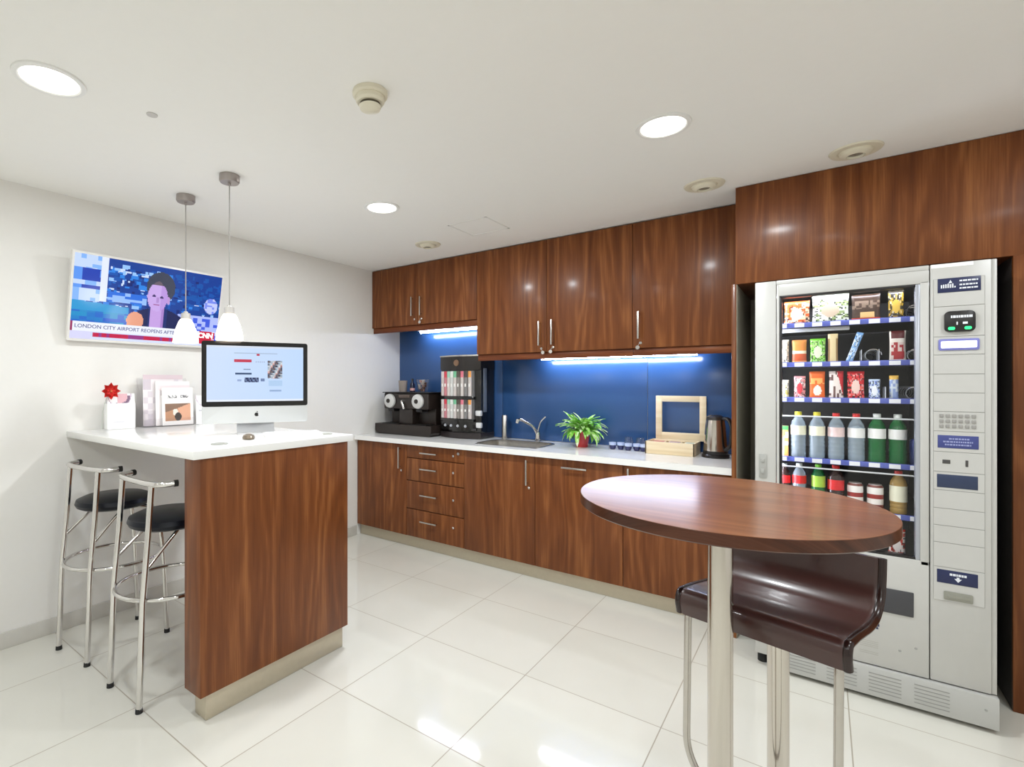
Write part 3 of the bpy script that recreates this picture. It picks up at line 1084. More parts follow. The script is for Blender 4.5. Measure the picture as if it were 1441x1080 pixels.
t = thing('artificial_flower', 'red star-shaped paper flower standing behind the white leaflet box', 'flower', (-3.315, 1.148, BT))
fx, fy, fz = -3.315, 1.148, BT
part(t, 'stem', MB().tube([(fx, fy, fz + .001), (fx + .012, fy, fz + .10), (fx + .047, fy + .004, fz + .17), (fx + .055, fy + .022, fz + .222)], .0025, 8), mat('pale_wire', (200, 204, 196), .5))
b = MB()
for ring, (nn, L, dx) in enumerate(((8, .050, .0), (6, .034, .010))):
    for k in range(nn):
        a = 2 * PI * (k + .5 * ring) / nn
        ca, sa = math.cos(a), math.sin(a)
        pts = [(0, 0, 0), (.5 * L, .34 * L, .006), (L, 0, .014), (.5 * L, -.34 * L, .006), (.55 * L, 0, -.002)]
        vv = [(fx + .056 + dx + q[2], fy + .024 + ca * q[0] - sa * q[1], fz + .222 + sa * q[0] + ca * q[1]) for q in pts]
        vv2 = [(q[0] - .0012, q[1], q[2]) for q in vv]
        b._add(vv + vv2, [(0, 1, 4), (4, 1, 2), (4, 2, 3), (0, 4, 3), (5, 9, 6), (9, 7, 6), (9, 8, 7), (5, 8, 9)])
part(t, 'petals', b, mat('red_petal', (204, 34, 26), .5))
part(t, 'centre', MB().lathe([(.0001, 0), (.007, .001), (.006, .006), (.0001, .007)], 12, (fx + .068, fy + .024, fz + .222), Matrix.Rotation(PI / 2, 3, 'Y')), mat('flower_heart', (190, 90, 50), .6))

t = thing('magazine_rack', 'clear acrylic magazine rack leaning brochures on the wall behind the bar', 'rack', (-3.30, 1.50, BT), WALLRZ)
rb = MB()
rb.box(-.15, .15, .052, .055, 0, .30, .001, 1)
rb.box(-.15, .15, -.062, .055, 0, .003, .001, 1)
for yy, hh in ((-.062, .05), (-.025, .10), (.012, .16)):
    rb.box(-.15, .15, yy, yy + .003, 0.002, hh, .001, 1)
rb.prism([(-.062, .001), (.055, .001), (.055, .30), (-.062, .06)], -.152, -.149, 'x')
rb.prism([(-.062, .001), (.055, .001), (.055, .30), (-.062, .06)], .149, .152, 'x')
rb.build('shell', pane_mat('rack_acrylic', (.985, .98, .985), 1.0), t)


def mag_a(u, v):
    if v > .90: return (214, 196, 202)
    if v > .70 and u < .2: return (206, 196, 204)
    return (232, 226, 228) if hash01(int(u * 9), int(v * 9)) > .35 else (216, 208, 214)


def mag_b(u, v):
    if .80 < v < .90: return (236, 222, 224)
    if (u - .22) ** 2 + (v - .74) ** 2 < .006: return (150, 110, 124)
    if .72 < v < .75 and u > .3 and hash01(int(u * 30), 2) > .3: return (170, 164, 170)
    return (244, 240, 240)


def mag_c(u, v):
    if .72 < v < .80 and .18 < u < .48 and hash01(int(u * 40), int(v * 60)) > .35: return (120, 120, 122)
    if .72 < v < .80 and .60 < u < .85 and hash01(int(u * 40), int(v * 60)) > .35: return (120, 120, 122)
    if .12 < v < .58 and .10 < u < .90:
        d_ = v - .12 - .46 * (.55 + .35 * u - .25 * (1 - u))
        if (u - .5) ** 2 + (v - .22) ** 2 < .012: return (70, 62, 56)
        if (u - .42) ** 2 + (v - .34) ** 2 < .008: return (238, 226, 214)
        if d_ > .06: return (136, 108, 90)
        if u > .5: return (224, 170, 140)
        return (186, 140, 108)
    return (249, 247, 244)


leaflet('magazine', 'pinkish magazine at the back of the clear rack', 'magazine', -3.285, 1.36, 1.60, BT + .0045, .315, mag_a, .03, group='magazines in the clear rack')
leaflet('magazine', 'white magazine with a dark round mark in the middle of the clear rack', 'magazine', -3.266, 1.425, 1.635, BT + .0045, .275, mag_b, .04, group='magazines in the clear rack')
leaflet('magazine', 'white magazine with a brown landscape photo at the front of the clear rack', 'magazine', -3.246, 1.455, 1.648, BT + .0045, .235, mag_c, .06, group='magazines in the clear rack', nx=44, ny=54)
leaflet('leaflet', 'small white leaflet with lilac arcs half hidden behind the computer', 'leaflet', -3.25, 1.668, 1.79, BT + .0015, .185, arc_leaf, .05)

# ------------------------------------------------------------------ television
W_TV, H_TV = .868, .497
rt = random.Random(11)
blocks = [(rt.random(), rt.random() * .6 + .3, rt.uniform(.008, .05), rt.uniform(.01, .055), rt.random()) for _ in range(420)]


def ell(u, v, cx, cy, rx, ry):
    return ((u - cx) / rx) ** 2 + ((v - cy) / ry) ** 2 < 1


def tv(u, v):
    # captions
    if v < .205 and u < .985:
        if v > .095:
            if u < .012: return (150, 30, 90)
            if u > .855 and .10 < v < .195 or (.86 < u < .96 and v > .095): return (200, 24, 60)
            return (236, 240, 252)
        if u < .12: return (214, 214, 246)
        if .03 < v < .088 and .13 < u < .80:
            h = hash01(int(u * 60), 4)
            return (196, 20, 70) if h > .4 else (150, 50, 130)
        if v < .03: return (214, 222, 250)
        if u > .86: return (200, 24, 60)
        return (206, 216, 250)
    # presenter
    if ell(u, v, .525, .605, .070, .185) and v < .76:
        if ell(u, v, .500, .615, .012, .016) or ell(u, v, .555, .605, .013, .016): return (70, 56, 110)
        if ell(u, v, .522, .505, .022, .010): return (150, 70, 130)
        if abs(u - .526) < .007 and .53 < v < .60: return (176, 140, 206)
        return (200, 168, 232) if u < .55 else (186, 150, 222)
    if ell(u, v, .602, .575, .014, .05): return (190, 150, 214)
    if ell(u, v, .545, .735, .100, .20):
        return (60, 66, 84) if not ell(u, v, .525, .76, .03, .05) else (104, 92, 104)
    if .485 < u < .58 and .20 < v < .47: return (196, 160, 226) if u < .56 else (170, 130, 204)
    if ell(u, v, .385, .27, .056, .115): return (232, 160, 130)
    if v < .48 - 1.6 * abs(u - .54) ** 1.5 and .40 < u < .72:
        return (18, 30, 84) if (u < .47 or u > .6) else (26, 46, 110)
    # street scene
    if .155 < u < .195 and v > .47: return (226, 234, 255)
    if ell(u, v, .93, .57, .055, .11): return (196, 204, 255) if hash01(int(u * 50), int(v * 34)) > .3 else (120, 140, 240)
    if u < .34 and v < .46 - .1 * u: 
        return (30, 150, 210) if v > .34 else (20, 90 + int(60 * hash01(int(u * 22), int(v * 22))), 200)
    if u < .155 and v > .46:
        if .84 > v > .70 or .60 < v < .645: return (24, 62, 176) if hash01(int(u * 20), int(v * 12)) > .25 else (90, 150, 240)
        return (196, 216, 255) if hash01(int(u * 30), int(v * 20)) > .35 else (130, 180, 255)
    if .20 < u < .45 and .48 < v < .60: return (150, 190, 255) if hash01(int(u * 26), int(v * 30)) > .4 else (40, 110, 220)
    if u > .68 and v < .42: return (176, 190, 255) if hash01(int(u * 30), int(v * 26)) > .35 else (60, 90, 220)
    c = (12, 62, 150)
    for bx, by, bw, bh, q in blocks:
        if bx < u < bx + bw and by < v < by + bh:
            c = (14, 84, 176) if q < .36 else ((40, 130, 226) if q < .60 else ((150, 196, 255) if q < .76 else ((206, 222, 255) if q < .84 else (8, 36, 112))))
    if u > .62 and v > .60 and c[0] > 30: c = (10, 84, 170)
    return c


tl = .2
t = thing('television', 'wall-mounted flat television showing a news presenter, tilted forward above the bar', 'television', (-3.335, 1.415, 1.612), PI / 2)
# local: x along the screen, -y to the room
TVF = mat('tv_silver_frame', (232, 230, 226), .3)
Rt = Matrix.Rotation(math.asin(.098 / H_TV), 4, 'X')
MB().prism(rrect(-W_TV / 2, W_TV / 2, 0, H_TV, .006), -.006, .022, 'y', .002).xform(Rt).build('frame', TVF, t, 'thin pale frame')
scr = MB().picture(W_TV - .022, H_TV - .026, 168, 96, tv, -.0068, -W_TV / 2 + .011, .014).xform(Rt).build('screen', TVPIC, t, 'lit screen with a newsreader and captions')
cap = text_mesh('LONDON CITY AIRPORT REOPENS AFTER', .030, 'LEFT', .0003, .0002)
cap.xform(Rt @ T(-W_TV / 2 + .03, -.0074, .086)).build('caption', glow('caption_ink', (60, 64, 110), .6), scr, 'dark headline lettering')
lg = text_mesh('CNN', .046, 'CENTER', .0018, .0002)
lg.xform(Rt @ T(W_TV / 2 - .088, -.0076, .083)).build('channel_logo', glow('logo_ink', (250, 240, 240), .9), scr, 'white letters in the red block')
bw = MB().box(-.15, .15, .03, .0345, .12, .38, .002)
bw.box(-.05, .05, -.018, .0335, .18, .23, .002)
bw.build('wall_bracket', BLACK, t, 'black bracket behind the screen')

# ------------------------------------------------------------------ pendant lamps
def pendant(lab, x, y, zb):
    t = thing('pendant_lamp', lab, 'lamp', (x, y, ZC), group='pendant lamps over the bar')
    part(t, 'canopy', MB().lathe([(.0001, ZC - .0005), (.048, ZC - .0005), (.049, ZC - .030), (.044, ZC - .038), (.008, ZC - .039), (.007, ZC - .052), (.0001, ZC - .052)], 32, (x, y, 0)), mat('satin_nickel', (170, 162, 158), .35, .7), 'satin nickel ceiling cup')
    part(t, 'cord', MB().cyl((x, y, zb + .172), (x, y, ZC - .045), .0028, n=10), mat('grey_cord', (160, 156, 152), .5))
    part(t, 'socket', MB().lathe([(.0001, zb + .175), (.010, zb + .175), (.012, zb + .168), (.024, zb + .164), (.026, zb + .128), (.0001, zb + .127)], 26, (x, y, 0)), mat('frosted_collar', (196, 192, 188), .35, .2))
    part(t, 'shade', MB().lathe([(.027, zb + .130), (.036, zb + .118), (.052, zb + .075), (.063, zb + .030), (.066, zb), (.064, zb), (.061, zb + .03), (.050, zb + .074), (.034, zb + .114), (.020, zb + .122), (.0001, zb + .122)], 34, (x, y, 0), cap=False), SHADE, 'glowing white opal glass shade')


pendant('pendant lamp with opal glass shade hanging in front of the television screen', -2.845, 1.400, 1.600)
pendant('pendant lamp with opal glass shade hanging just above the computer', -2.391, 1.397, 1.592)

# ------------------------------------------------------------------ chrome bar stools
def chrome_stool(lab, x, y, rz):
    t = thing('bar_stool', lab, 'stool', (x, y, 0), rz, 'chrome bar stools')
    for s in (-1, 1):
        MB().tube([(s * .149, -.200, .012), (s * .148, -.186, .45), (s * .146, -.165, .70), (s * .146, -.150, .935)], .0125, 14).build('rear_leg', CHROME, t)
        MB().tube(roundpath([(s * .148, .195, .012), (s * .146, .175, .45), (s * .135, .15, .70), (s * .10, .05, .722)], .05), .011, 14).build('front_leg', CHROME, t)
        MB().tube([(s * .146, -.172, .585), (s * .125, -.03, .718)], .0085, 12).build('strut', CHROME, t)
        for yy in (-.200, .195):
            MB().cyl((s * .148, yy, .0005), (s * .148, yy, .020), .0145, .0135, 14).build('foot_cap', RUBBER, t, 'black rubber foot')
    MB().tube(roundpath([(-.212, -.078, .945), (-.195, -.143, .943), (-.10, -.155, .941), (.10, -.155, .941), (.195, -.143, .943), (.212, -.078, .945)], .06), .0125, 14).build('backrest', CHROME, t)
    for s in (-1, 1):
        MB().cyl((s * .2105, -.087, .945), (s * .214, -.071, .945), .0142, n=14).build('end_cap', RUBBER, t, 'black end cap')
    ring = [(.222 * math.cos(2 * PI * k / 40), .222 * math.sin(2 * PI * k / 40) + .0, .455) for k in range(40)]
    MB().tube(ring, .0095, 12, closed=True).build('footrest', CHROME, t, 'round chrome footrest ring')
    MB().lathe([(.0001, .722), (.150, .722), (.170, .732), (.178, .748), (.172, .768), (.140, .782), (.0001, .788)], 44).build('seat', LEATHER, t, 'round padded black seat')
    return t


chrome_stool('chrome bar stool with round black seat nearest the white wall', -3.006, 1.104, .10)
chrome_stool('chrome bar stool with round black seat beside the walnut end panel', -2.412, 1.120, 0.0)

# ------------------------------------------------------------------ round high table
tx, ty = -.197, 1.386
t = thing('high_table', 'round walnut high table on a single steel column', 'table', (tx, ty, 0))
b = MB().lathe([(.0001, 1.0925), (.3245, 1.0925), (.3252, 1.0918)], 96, (tx, ty, 0), cap=False)
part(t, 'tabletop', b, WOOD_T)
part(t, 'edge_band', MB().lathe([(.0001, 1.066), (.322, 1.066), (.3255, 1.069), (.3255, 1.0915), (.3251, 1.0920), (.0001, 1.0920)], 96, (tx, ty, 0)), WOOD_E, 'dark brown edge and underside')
part(t, 'mounting_plate', MB().box(tx - .10, tx + .10, ty - .10, ty + .10, 1.060, 1.0658, .002), BLACK)
part(t, 'column', MB().lathe([(.0001, .004), (.0275, .004), (.0275, 1.0605), (.0001, 1.0605)], 40, (tx, ty, 0)), POLISHED)
part(t, 'floor_flange', MB().lathe([(.0001, .0005), (.085, .0005), (.083, .008), (.03, .012), (.0001, .012)], 40, (tx, ty, 0)), STEEL)

# ------------------------------------------------------------------ brown low-back stool
t = thing('bar_stool', 'dark brown low-back bar stool with steel frame behind the round table', 'stool', (-.095, 1.64, 0), math.atan2(-.245, .97))
prof = roundpath([(-.172, .735, 0), (-.183, .772, 0), (-.170, .803, 0), (-.10, .800, 0), (.02, .784, 0), (.09, .787, 0), (.132, .820, 0), (.146, .870, 0), (.150, .915, 0)], .035, 6)
P2 = [(p.x, p.y) for p in prof]
th = .018
off = []
for i in range(len(P2)):
    a, c = Vector(P2[max(i - 1, 0)]), Vector(P2[min(i + 1, len(P2) - 1)])
    d = (c - a).normalized()
    off.append((P2[i][0] + d.y * th, P2[i][1] - d.x * th))
outline = P2 + off[::-1]
b = MB()
n = len(P2)
xs = [-.186, -.182, -.17, 0, .17, .182, .186]
ins = [.006, .0015, 0, 0, 0, .0015, .006]
vv = []
for xx, q in zip(xs, ins):
    for i, p in enumerate(outline):
        c = ((P2[i][0] + off[i][0]) / 2, (P2[i][1] + off[i][1]) / 2) if i < n else ((P2[2 * n - 1 - i][0] + off[2 * n - 1 - i][0]) / 2, (P2[2 * n - 1 - i][1] + off[2 * n - 1 - i][1]) / 2)
        k = q / (th / 2)
        vv.append((xx, p[0] * (1 - k) + c[0] * k, p[1] * (1 - k) + c[1] * k))
m_ = len(outline)
ff = []
for s in range(len(xs) - 1):
    for i in range(m_):
        ff.append((s * m_ + i, s * m_ + (i + 1) % m_, (s + 1) * m_ + (i + 1) % m_, (s + 1) * m_ + i))
for s, rev in ((0, False), (len(xs) - 1, True)):
    for i in range(n - 1):
        q = (s * m_ + i, s * m_ + i + 1, s * m_ + (2 * n - 2 - i), s * m_ + (2 * n - 1 - i))
        ff.append(q[::-1] if rev else q)
b._add(vv, ff)
b.build('seat', BROWN, t, 'glossy dark brown bent seat with low back', smooth=50)
for sx in (-1, 1):
    MB().tube([(sx * .1855, (p[0] + q[0]) / 2, (p[1] + q[1]) / 2) for p, q in zip(P2, off)], .0105, 12).build('edge_trim', BROWN_E, t, 'darker rounded side edge')
FR = .0095
loop = roundpath([(-.168, .05, .772), (-.168, -.155, .772), (-.168, -.165, .36), (-.105, -.175, .285), (.105, -.175, .285), (.168, -.165, .36), (.168, -.155, .772), (.168, .05, .772)], .06, 8)
MB().tube(loop, FR, 14).build('frame', STEEL, t, 'steel loop forming legs and footrest')
MB().lathe([(.0001, .008), (.0255, .008), (.0255, .752), (.0001, .752)], 36).build('column', POLISHED, t)
MB().lathe([(.0001, .748), (.028, .748), (.06, .758), (.06, .766), (.0001, .766)], 30).build('swivel', STEEL, t)
MB().lathe([(.0001, .0005), (.155, .0005), (.155, .006), (.03, .014), (.0001, .014)], 48).build('base', STEEL, t)

# ------------------------------------------------------------------ ceiling fittings
def downlight(lab, x, y):
    t = thing('downlight', lab, 'ceiling light', (x, y, ZC), group='lit recessed downlights')
    part(t, 'rim', MB().lathe([(.084, ZC - .0005), (.106, ZC - .0005), (.104, ZC - .006), (.090, ZC - .008), (.084, ZC - .004)], 44, (x, y, 0), cap=False), mat('white_rim', (240, 240, 238), .4))
    part(t, 'diffuser', MB().lathe([(.0001, ZC - .001), (.086, ZC - .001), (.086, ZC - .0045), (.0001, ZC - .006)], 40, (x, y, 0)), DIFF, 'glowing diffuser')


for (x, y), lab in zip(LIT + ADDED_LIT, ['large bright lit downlight in the ceiling before the bar and television',
                                         'lit downlight in the ceiling in front of the vending machine side of the kitchen',
                                         'lit downlight in the ceiling between the pendant lamps and the low wall cabinet'] + 
        ['lit downlight in the ceiling over the open floor before the round table',
         'lit downlight in the ceiling past the vending machine', 'lit downlight in the ceiling past the round table, away from the bar',
         'lit downlight in the rear of the room along the television wall', 'lit downlight in the middle of the rear of the room',
         'lit downlight in the rear of the room along the far white wall']):
    downlight(lab, x, y)


def spot_off(lab, x, y):
    t = thing('ceiling_spotlight', lab, 'ceiling light', (x, y, ZC), group='unlit ceiling spotlights')
    part(t, 'rim', MB().lathe([(.062, ZC - .0005), (.098, ZC - .0005), (.094, ZC - .007), (.07, ZC - .010), (.062, ZC - .006)], 40, (x, y, 0), cap=False), CREAM, 'cream ring')
    part(t, 'eyeball', MB().lathe([(.064, ZC - .001), (.058, ZC - .016), (.040, ZC - .026), (.034, ZC - .027), (.030, ZC - .016), (.0001, ZC - .014)], 36, (x, y, 0), cap=False), CREAM)
    part(t, 'lamp_face', MB().lathe([(.0001, ZC - .0145), (.029, ZC - .0165), (.029, ZC - .018), (.0001, ZC - .017)], 24, (x, y, 0)), mat('dim_lamp', (120, 112, 100), .2))


spot_off('unlit cream spotlight in the ceiling above the vending machine bulkhead', .119, 2.955)
spot_off('unlit cream spotlight in the ceiling above the corner where wall cabinets meet bulkhead', -.499, 2.984)
spot_off('unlit cream spotlight in the ceiling above the low wall cabinet', -2.379, 2.997)

t = thing('smoke_detector', 'cream stepped smoke detector on the ceiling', 'smoke detector', (-1.303, 1.306, ZC))
x, y = -1.303, 1.306
part(t, 'base', MB().lathe([(.0001, ZC - .0005), (.063, ZC - .0005), (.063, ZC - .014), (.057, ZC - .020), (.0001, ZC - .020)], 40, (x, y, 0)), CREAM)
part(t, 'housing', MB().lathe([(.0001, ZC - .020), (.052, ZC - .020), (.052, ZC - .034), (.046, ZC - .042), (.0001, ZC - .042)], 40, (x, y, 0)), CREAM)
part(t, 'vent_ring', MB().lathe([(.0001, ZC - .042), (.036, ZC - .042), (.036, ZC - .052), (.0001, ZC - .052)], 32, (x, y, 0)), mat('vent_shadow', (92, 84, 66), .6))
part(t, 'cap', MB().lathe([(.0001, ZC - .052), (.040, ZC - .052), (.036, ZC - .062), (.018, ZC - .070), (.0001, ZC - .071)], 36, (x, y, 0)), CREAM)
o = MB().lathe([(.0001, -.0005), (.020, -.0005), (.019, -.004), (.0001, -.005)], 26).build('blanking_plate', mat('grey_cap', (206, 203, 200), .5))
o.location = (-2.09, .897, ZC)
tag(o, 'small flat grey blanking plate on the ceiling between the downlight and smoke detector', 'plate')
b = MB()
hx0, hx1, hy0, hy1 = -1.99, -1.69, 2.72, 3.02
for q in ((hx0, hx1, hy0, hy0 + .012), (hx0, hx1, hy1 - .012, hy1), (hx0, hx0 + .012, hy0, hy1), (hx1 - .012, hx1, hy0, hy1)):
    b.box(q[0], q[1], q[2], q[3], ZC - .002, ZC - .0003)
tag(b.build('access_hatch', mat('hatch_white', (240, 239, 236), .8)), 'faint square access hatch frame in the ceiling before the sink wall cabinet', 'hatch')
# ------------------------------------------------------------------ alcove round the vending machine
t = thing('alcove_surround', 'walnut bulkhead and side panels framing the vending machine alcove', 'surround', (.13, 3.5, 0))
SF = 3.13
part(t, 'fascia', MB().box(-.372, 1.70, SF, SF + .019, 1.905, ZC - .003, .001), WOOD, 'wide walnut bulkhead front')
part(t, 'soffit', MB().box(-.372, .64, SF + .019, Y1 - .012, 1.905, 1.923), WOOD_H)
part(t, 'side_panel', MB().box(-.391, -.368, SF, Y1 - .012, .001, 1.905, .001), WOOD, 'thin walnut gable beside the worktop')
part(t, 'front_panel', MB().box(.634, 1.70, SF, SF + .022, .001, 1.905, .001), WOOD, 'walnut panel past the machine')
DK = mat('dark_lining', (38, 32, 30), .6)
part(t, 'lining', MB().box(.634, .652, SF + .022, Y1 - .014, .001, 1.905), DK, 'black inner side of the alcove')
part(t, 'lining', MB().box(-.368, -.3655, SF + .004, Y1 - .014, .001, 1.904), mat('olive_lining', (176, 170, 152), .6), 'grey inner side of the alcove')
part(t, 'rear_lining', MB().box(-.367, .633, Y1 - .012, Y1 - .003, .001, 1.905), mat('rear_lining_grey', (190, 184, 172), .6), 'grey rear wall of the alcove')  # painted wall standing in shade; the shade is put into its grey

# ------------------------------------------------------------------ vending machine
VF = 2.90
VT = 1.862
t = thing('vending_machine', 'tall light grey glass-fronted snack and drinks vending machine', 'vending machine', (.142, 3.3, 0))
b = MB()
b.box(-.262, -.215, VF + .045, 3.72, .06, VT, .003)
b.box(.372, .546, VF + .045, 3.72, .06, VT, .003)
b.box(-.216, .373, VF + .045, 3.72, 1.815, VT)
b.box(-.216, .373, VF + .045, 3.72, .06, .585)
b.box(-.216, .373, 3.66, 3.72, .58, 1.82)
part(t, 'cabinet', b, GREY)
for fxx in (-.235, .515):
    for fyy in (2.965, 3.68):
        part(t, 'foot', MB().cyl((fxx, fyy, .0005), (fxx, fyy, .062), .022, n=18), RUBBER, 'black levelling foot')
# door: frame round the window, lower panel, left stile
WX0, WX1, WZ0, WZ1 = -.163, .324, .632, 1.787
b = MB()
b.box(-.262, -.176, VF, VF + .042, .060, VT, .004)
b.box(-.174, WX0, VF - .006, VF + .042, .146, 1.842, .004)
b.box(WX0 - .002, .352, VF - .006, VF + .042, WZ1, 1.842, .004)
b.box(WX1, .352, VF - .006, VF + .042, WZ0 - .02, WZ1 + .01, .004)
b.box(-.176, .352, VF - .002, VF + .042, 1.842, VT, .003)
b.box(WX0 - .002, .352, VF - .006, VF + .042, .146, WZ0, .004)
part(t, 'door', b, GREY2)
b = MB()
b.box(.355, .530, VF - .003, VF + .044, .146, VT, .004)
b.box(.530, .546, VF + .004, VF + .044, .146, VT, .003)
part(t, 'control_column', b, GREY2)
part(t, 'panel_backing', MB().box(.364, .512, VF - .0035, VF - .001, .482, 1.800), GREYD, 'grey seams between the panel modules')
b = MB()
zs = [1.800, 1.685, 1.562, 1.488, 1.409, 1.333, 1.256, 1.176, 1.092, 1.010, .935, .86, .79, .72, .62, .482]
for za, zb in zip(zs, zs[1:]):
    b.box(.3655, .5105, VF - .0055, VF - .003, zb + .0011, za - .0011, .0006, 1)
cp = part(t, 'control_panel', b, GREY2)
# window
part(t, 'window_rim', MB().box(WX0 - .001, WX0 + .010, VF - .003, VF + .035, WZ0, WZ1, .002).box(WX0, WX1, VF - .003, VF + .035, WZ1 - .010, WZ1 + .001, .002).box(WX0, WX1, VF - .003, VF + .035, WZ0 - .001, WZ0 + .010, .002), BLACK, 'black window rim')
part(t, 'window_strip', MB().box(WX1 - .014, WX1 + .001, VF - .004, VF + .035, WZ0, WZ1, .003), mat('satin_strip', (176, 180, 190), .3, .5), 'metal strip down the window edge')
part(t, 'window_glass', MB().box(WX0 + .008, WX1 - .012, VF + .008, VF + .014, WZ0 + .008, WZ1 - .008), PANE)
# interior
IN = mat('interior_charcoal', (52, 52, 56), .45)
b = MB()
b.box(-.2145, -.209, VF + .045, 3.655, .59, 1.812); b.box(.366, .3715, VF + .045, 3.655, .59, 1.812)
b.box(-.209, .366, 3.645, 3.655, .59, 1.812); b.box(-.209, .366, VF + .045, 3.645, 1.806, 1.812); b.box(-.209, .366, VF + .045, 3.645, .586, .592)
part(t, 'interior_lining', b, IN)
part(t, 'interior_tube', MB().cyl((-.192, VF + .062, .66), (-.192, VF + .062, 1.78), .009, n=12), VLED, 'white light tube inside the left edge')
part(t, 'interior_tube', MB().cyl((-.18, VF + .058, 1.797), (.35, VF + .058, 1.797), .007, n=12), VLED, 'white light tube inside the top')
# shelves; SZ = top of the price strip
SZ = [1.662, 1.474, 1.306, 1.020, .800, .612]
SY = 2.972
PRICE_W = mat('price_ticket', (236, 238, 244), .4); PRICE_B = mat('price_rail_blue', (84, 96, 176), .4)
SHELF_W = mat('shelf_white', (206, 210, 216), .4)
for i, z in enumerate(SZ):
    sh = part(t, 'shelf', MB().box(-.207, .364, SY, 3.60, z - .014, z - .008), SHELF_W if i in (1, 2) else IN, 'metal shelf tray')
    part(t, 'price_rail', MB().box(-.207, .364, SY - .006, SY, z - .024, z, .002), PRICE_B, 'blue price rail', sh)
    b = MB()
    for k in range(8):
        xx = -.175 + k * .068
        b.box(xx, xx + .038, SY - .0075, SY - .0055, z - .022, z - .003)
    part(t, 'price_ticket', b, PRICE_W, 'white price tickets along the rail', sh)
for z, i in ((1.215, 3), (.972, 4)):
    part(t, 'guard_rail', MB().tube(roundpath([(-.205, SY + .2, z), (-.205, SY - .002, z), (.318, SY - .002, z), (.318, SY - .002, SZ[i])], .01), .0035, 10), mat('rail_white', (214, 216, 218), .35), 'thin pale guard rail across the bottles')


def spiral(x, z, r, y0=SY + .004, turns=6, y1=3.5):
    pts = [(x + r * math.cos(2 * PI * k / 16), y0 + (y1 - y0) * k / (16 * turns), z + r + .004 + r * math.sin(2 * PI * k / 16)) for k in range(16 * turns + 1)]
    part(t, 'spiral', MB().tube(pts, .0028, 6), CHROME, 'wire spiral of an empty slot')


for x, r in ((.182, .027), (.322, .024)):
    spiral(x, SZ[1] - .006, r)
for x, r in ((.318, .026),):
    spiral(x, SZ[0] - .006, r)
    spiral(x, SZ[2] - .006, r)
part(t, 'slot_divider', MB().box(.140, .1415, SY, SY + .15, SZ[1] - .008, SZ[1] + .05).box(.2, .2015, SY, SY + .15, SZ[1] - .008, SZ[1] + .05).box(.222, .2235, SY, SY + .15, SZ[2] - .008, SZ[2] + .05), SHELF_W)
part(t, 'shelf_light', MB().box(-.19, .10, SY + .03, SY + .06, SZ[0] - .042, SZ[0] - .024, .003), mat('pale_duct', (214, 216, 220), .4), 'pale bar below the top shelf')
# front fittings
part(t, 'header_label', MB().box(.358, .480, VF - .0035, VF - .0018, 1.846, 1.860), mat('white_sticker', (246, 246, 246), .4), 'white sticker at the top edge')
sg = part(t, 'brand_sign', MB().box(.377, .500, VF - .0075, VF - .005, 1.742, 1.800, .0008), NAVY, 'navy sign with white lettering')
b = MB()
rr = random.Random(5)
for k in range(7):
    x = .386 + k * .0065
    h = .006 + .012 * rr.random()
    b.box(x, x + .004, VF - .0081, VF - .0074, 1.760, 1.760 + h)
b.prism([(.408, 1.778), (.414, 1.792), (.419, 1.780)], VF - .0081, VF - .0074, 'y')
for j, zz in enumerate((1.783, 1.767, 1.753)):
    x = .440
    while x < .488:
        wd = rr.uniform(.004, .012)
        b.box(x, min(x + wd, .492), VF - .0081, VF - .0074, zz, zz + .006)
        x += wd + .002
part(t, 'sign_lettering', b, INKW, 'white lettering', sg)
rd = part(t, 'card_reader', MB().prism(rrect(.396, .484, 1.580, 1.664, .016), VF - .016, VF - .004, 'y', .002), BLACK, 'black card reader with two green lights')
for xx in (.416, .463):
    part(t, 'status_light', MB().prism(rrect(xx - .010, xx + .010, 1.588, 1.600, .005), VF - .0168, VF - .0155, 'y'), GREENLED, 'green light', rd)
b = MB()
x = .414
while x < .466:
    wd = rr.uniform(.004, .010)
    b.box(x, x + wd, VF - .0166, VF - .0156, 1.636, 1.646)
    x += wd + .0015
b.box(.448, .462, VF - .0166, VF - .0156, 1.610, 1.619)
b.box(.430, .434, VF - .0166, VF - .0156, 1.608, 1.620)
part(t, 'reader_marks', b, INKW, 'pale marks on the reader', rd)
ds = part(t, 'display', MB().prism(rrect(.379, .496, 1.506, 1.552, .006), VF - .009, VF - .005, 'y', .001), mat('display_border', (120, 122, 190), .35), 'lilac message display')
part(t, 'display_screen', MB().prism(rrect(.386, .489, 1.515, 1.543, .004), VF - .0096, VF - .0088, 'y'), DISPLAY, 'glowing pale display', ds)
for r_ in range(3):
    for c in range(6):
        x, z = .382 + c * .0185, 1.190 + r_ * .021
        part(t, 'key', MB().box(x, x + .012, VF - .0085, VF - .005, z, z + .014, .001), mat('keypad_grey', (150, 148, 144), .45))
sg2 = part(t, 'notice_panel', MB().box(.377, .494, VF - .007, VF - .005, 1.108, 1.160, .0008), INDIGO, 'indigo panel with pale lettering')
b = MB()
for zz, xa, xb in ((1.143, .41, .468), (1.131, .393, .478), (1.119, .398, .474)):
    x = xa
    while x < xb:
        wd = rr.uniform(.003, .009)
        b.box(x, min(x + wd, xb), VF - .0076, VF - .0069, zz, zz + .006)
        x += wd + .002
part(t, 'notice_lettering', b, mat('lilac_ink', (150, 156, 200), .5), sub=sg2)
part(t, 'coin_slot', MB().box(.391, .414, VF - .0068, VF - .005, 1.044, 1.060, .0008), mat('slot_dark', (70, 68, 66), .5), 'dark coin slot')
part(t, 'coin_slot', MB().box(.457, .465, VF - .0068, VF - .005, 1.036, 1.062, .0008), mat('slot_dark', (70, 68, 66), .5), 'dark upright coin slot')
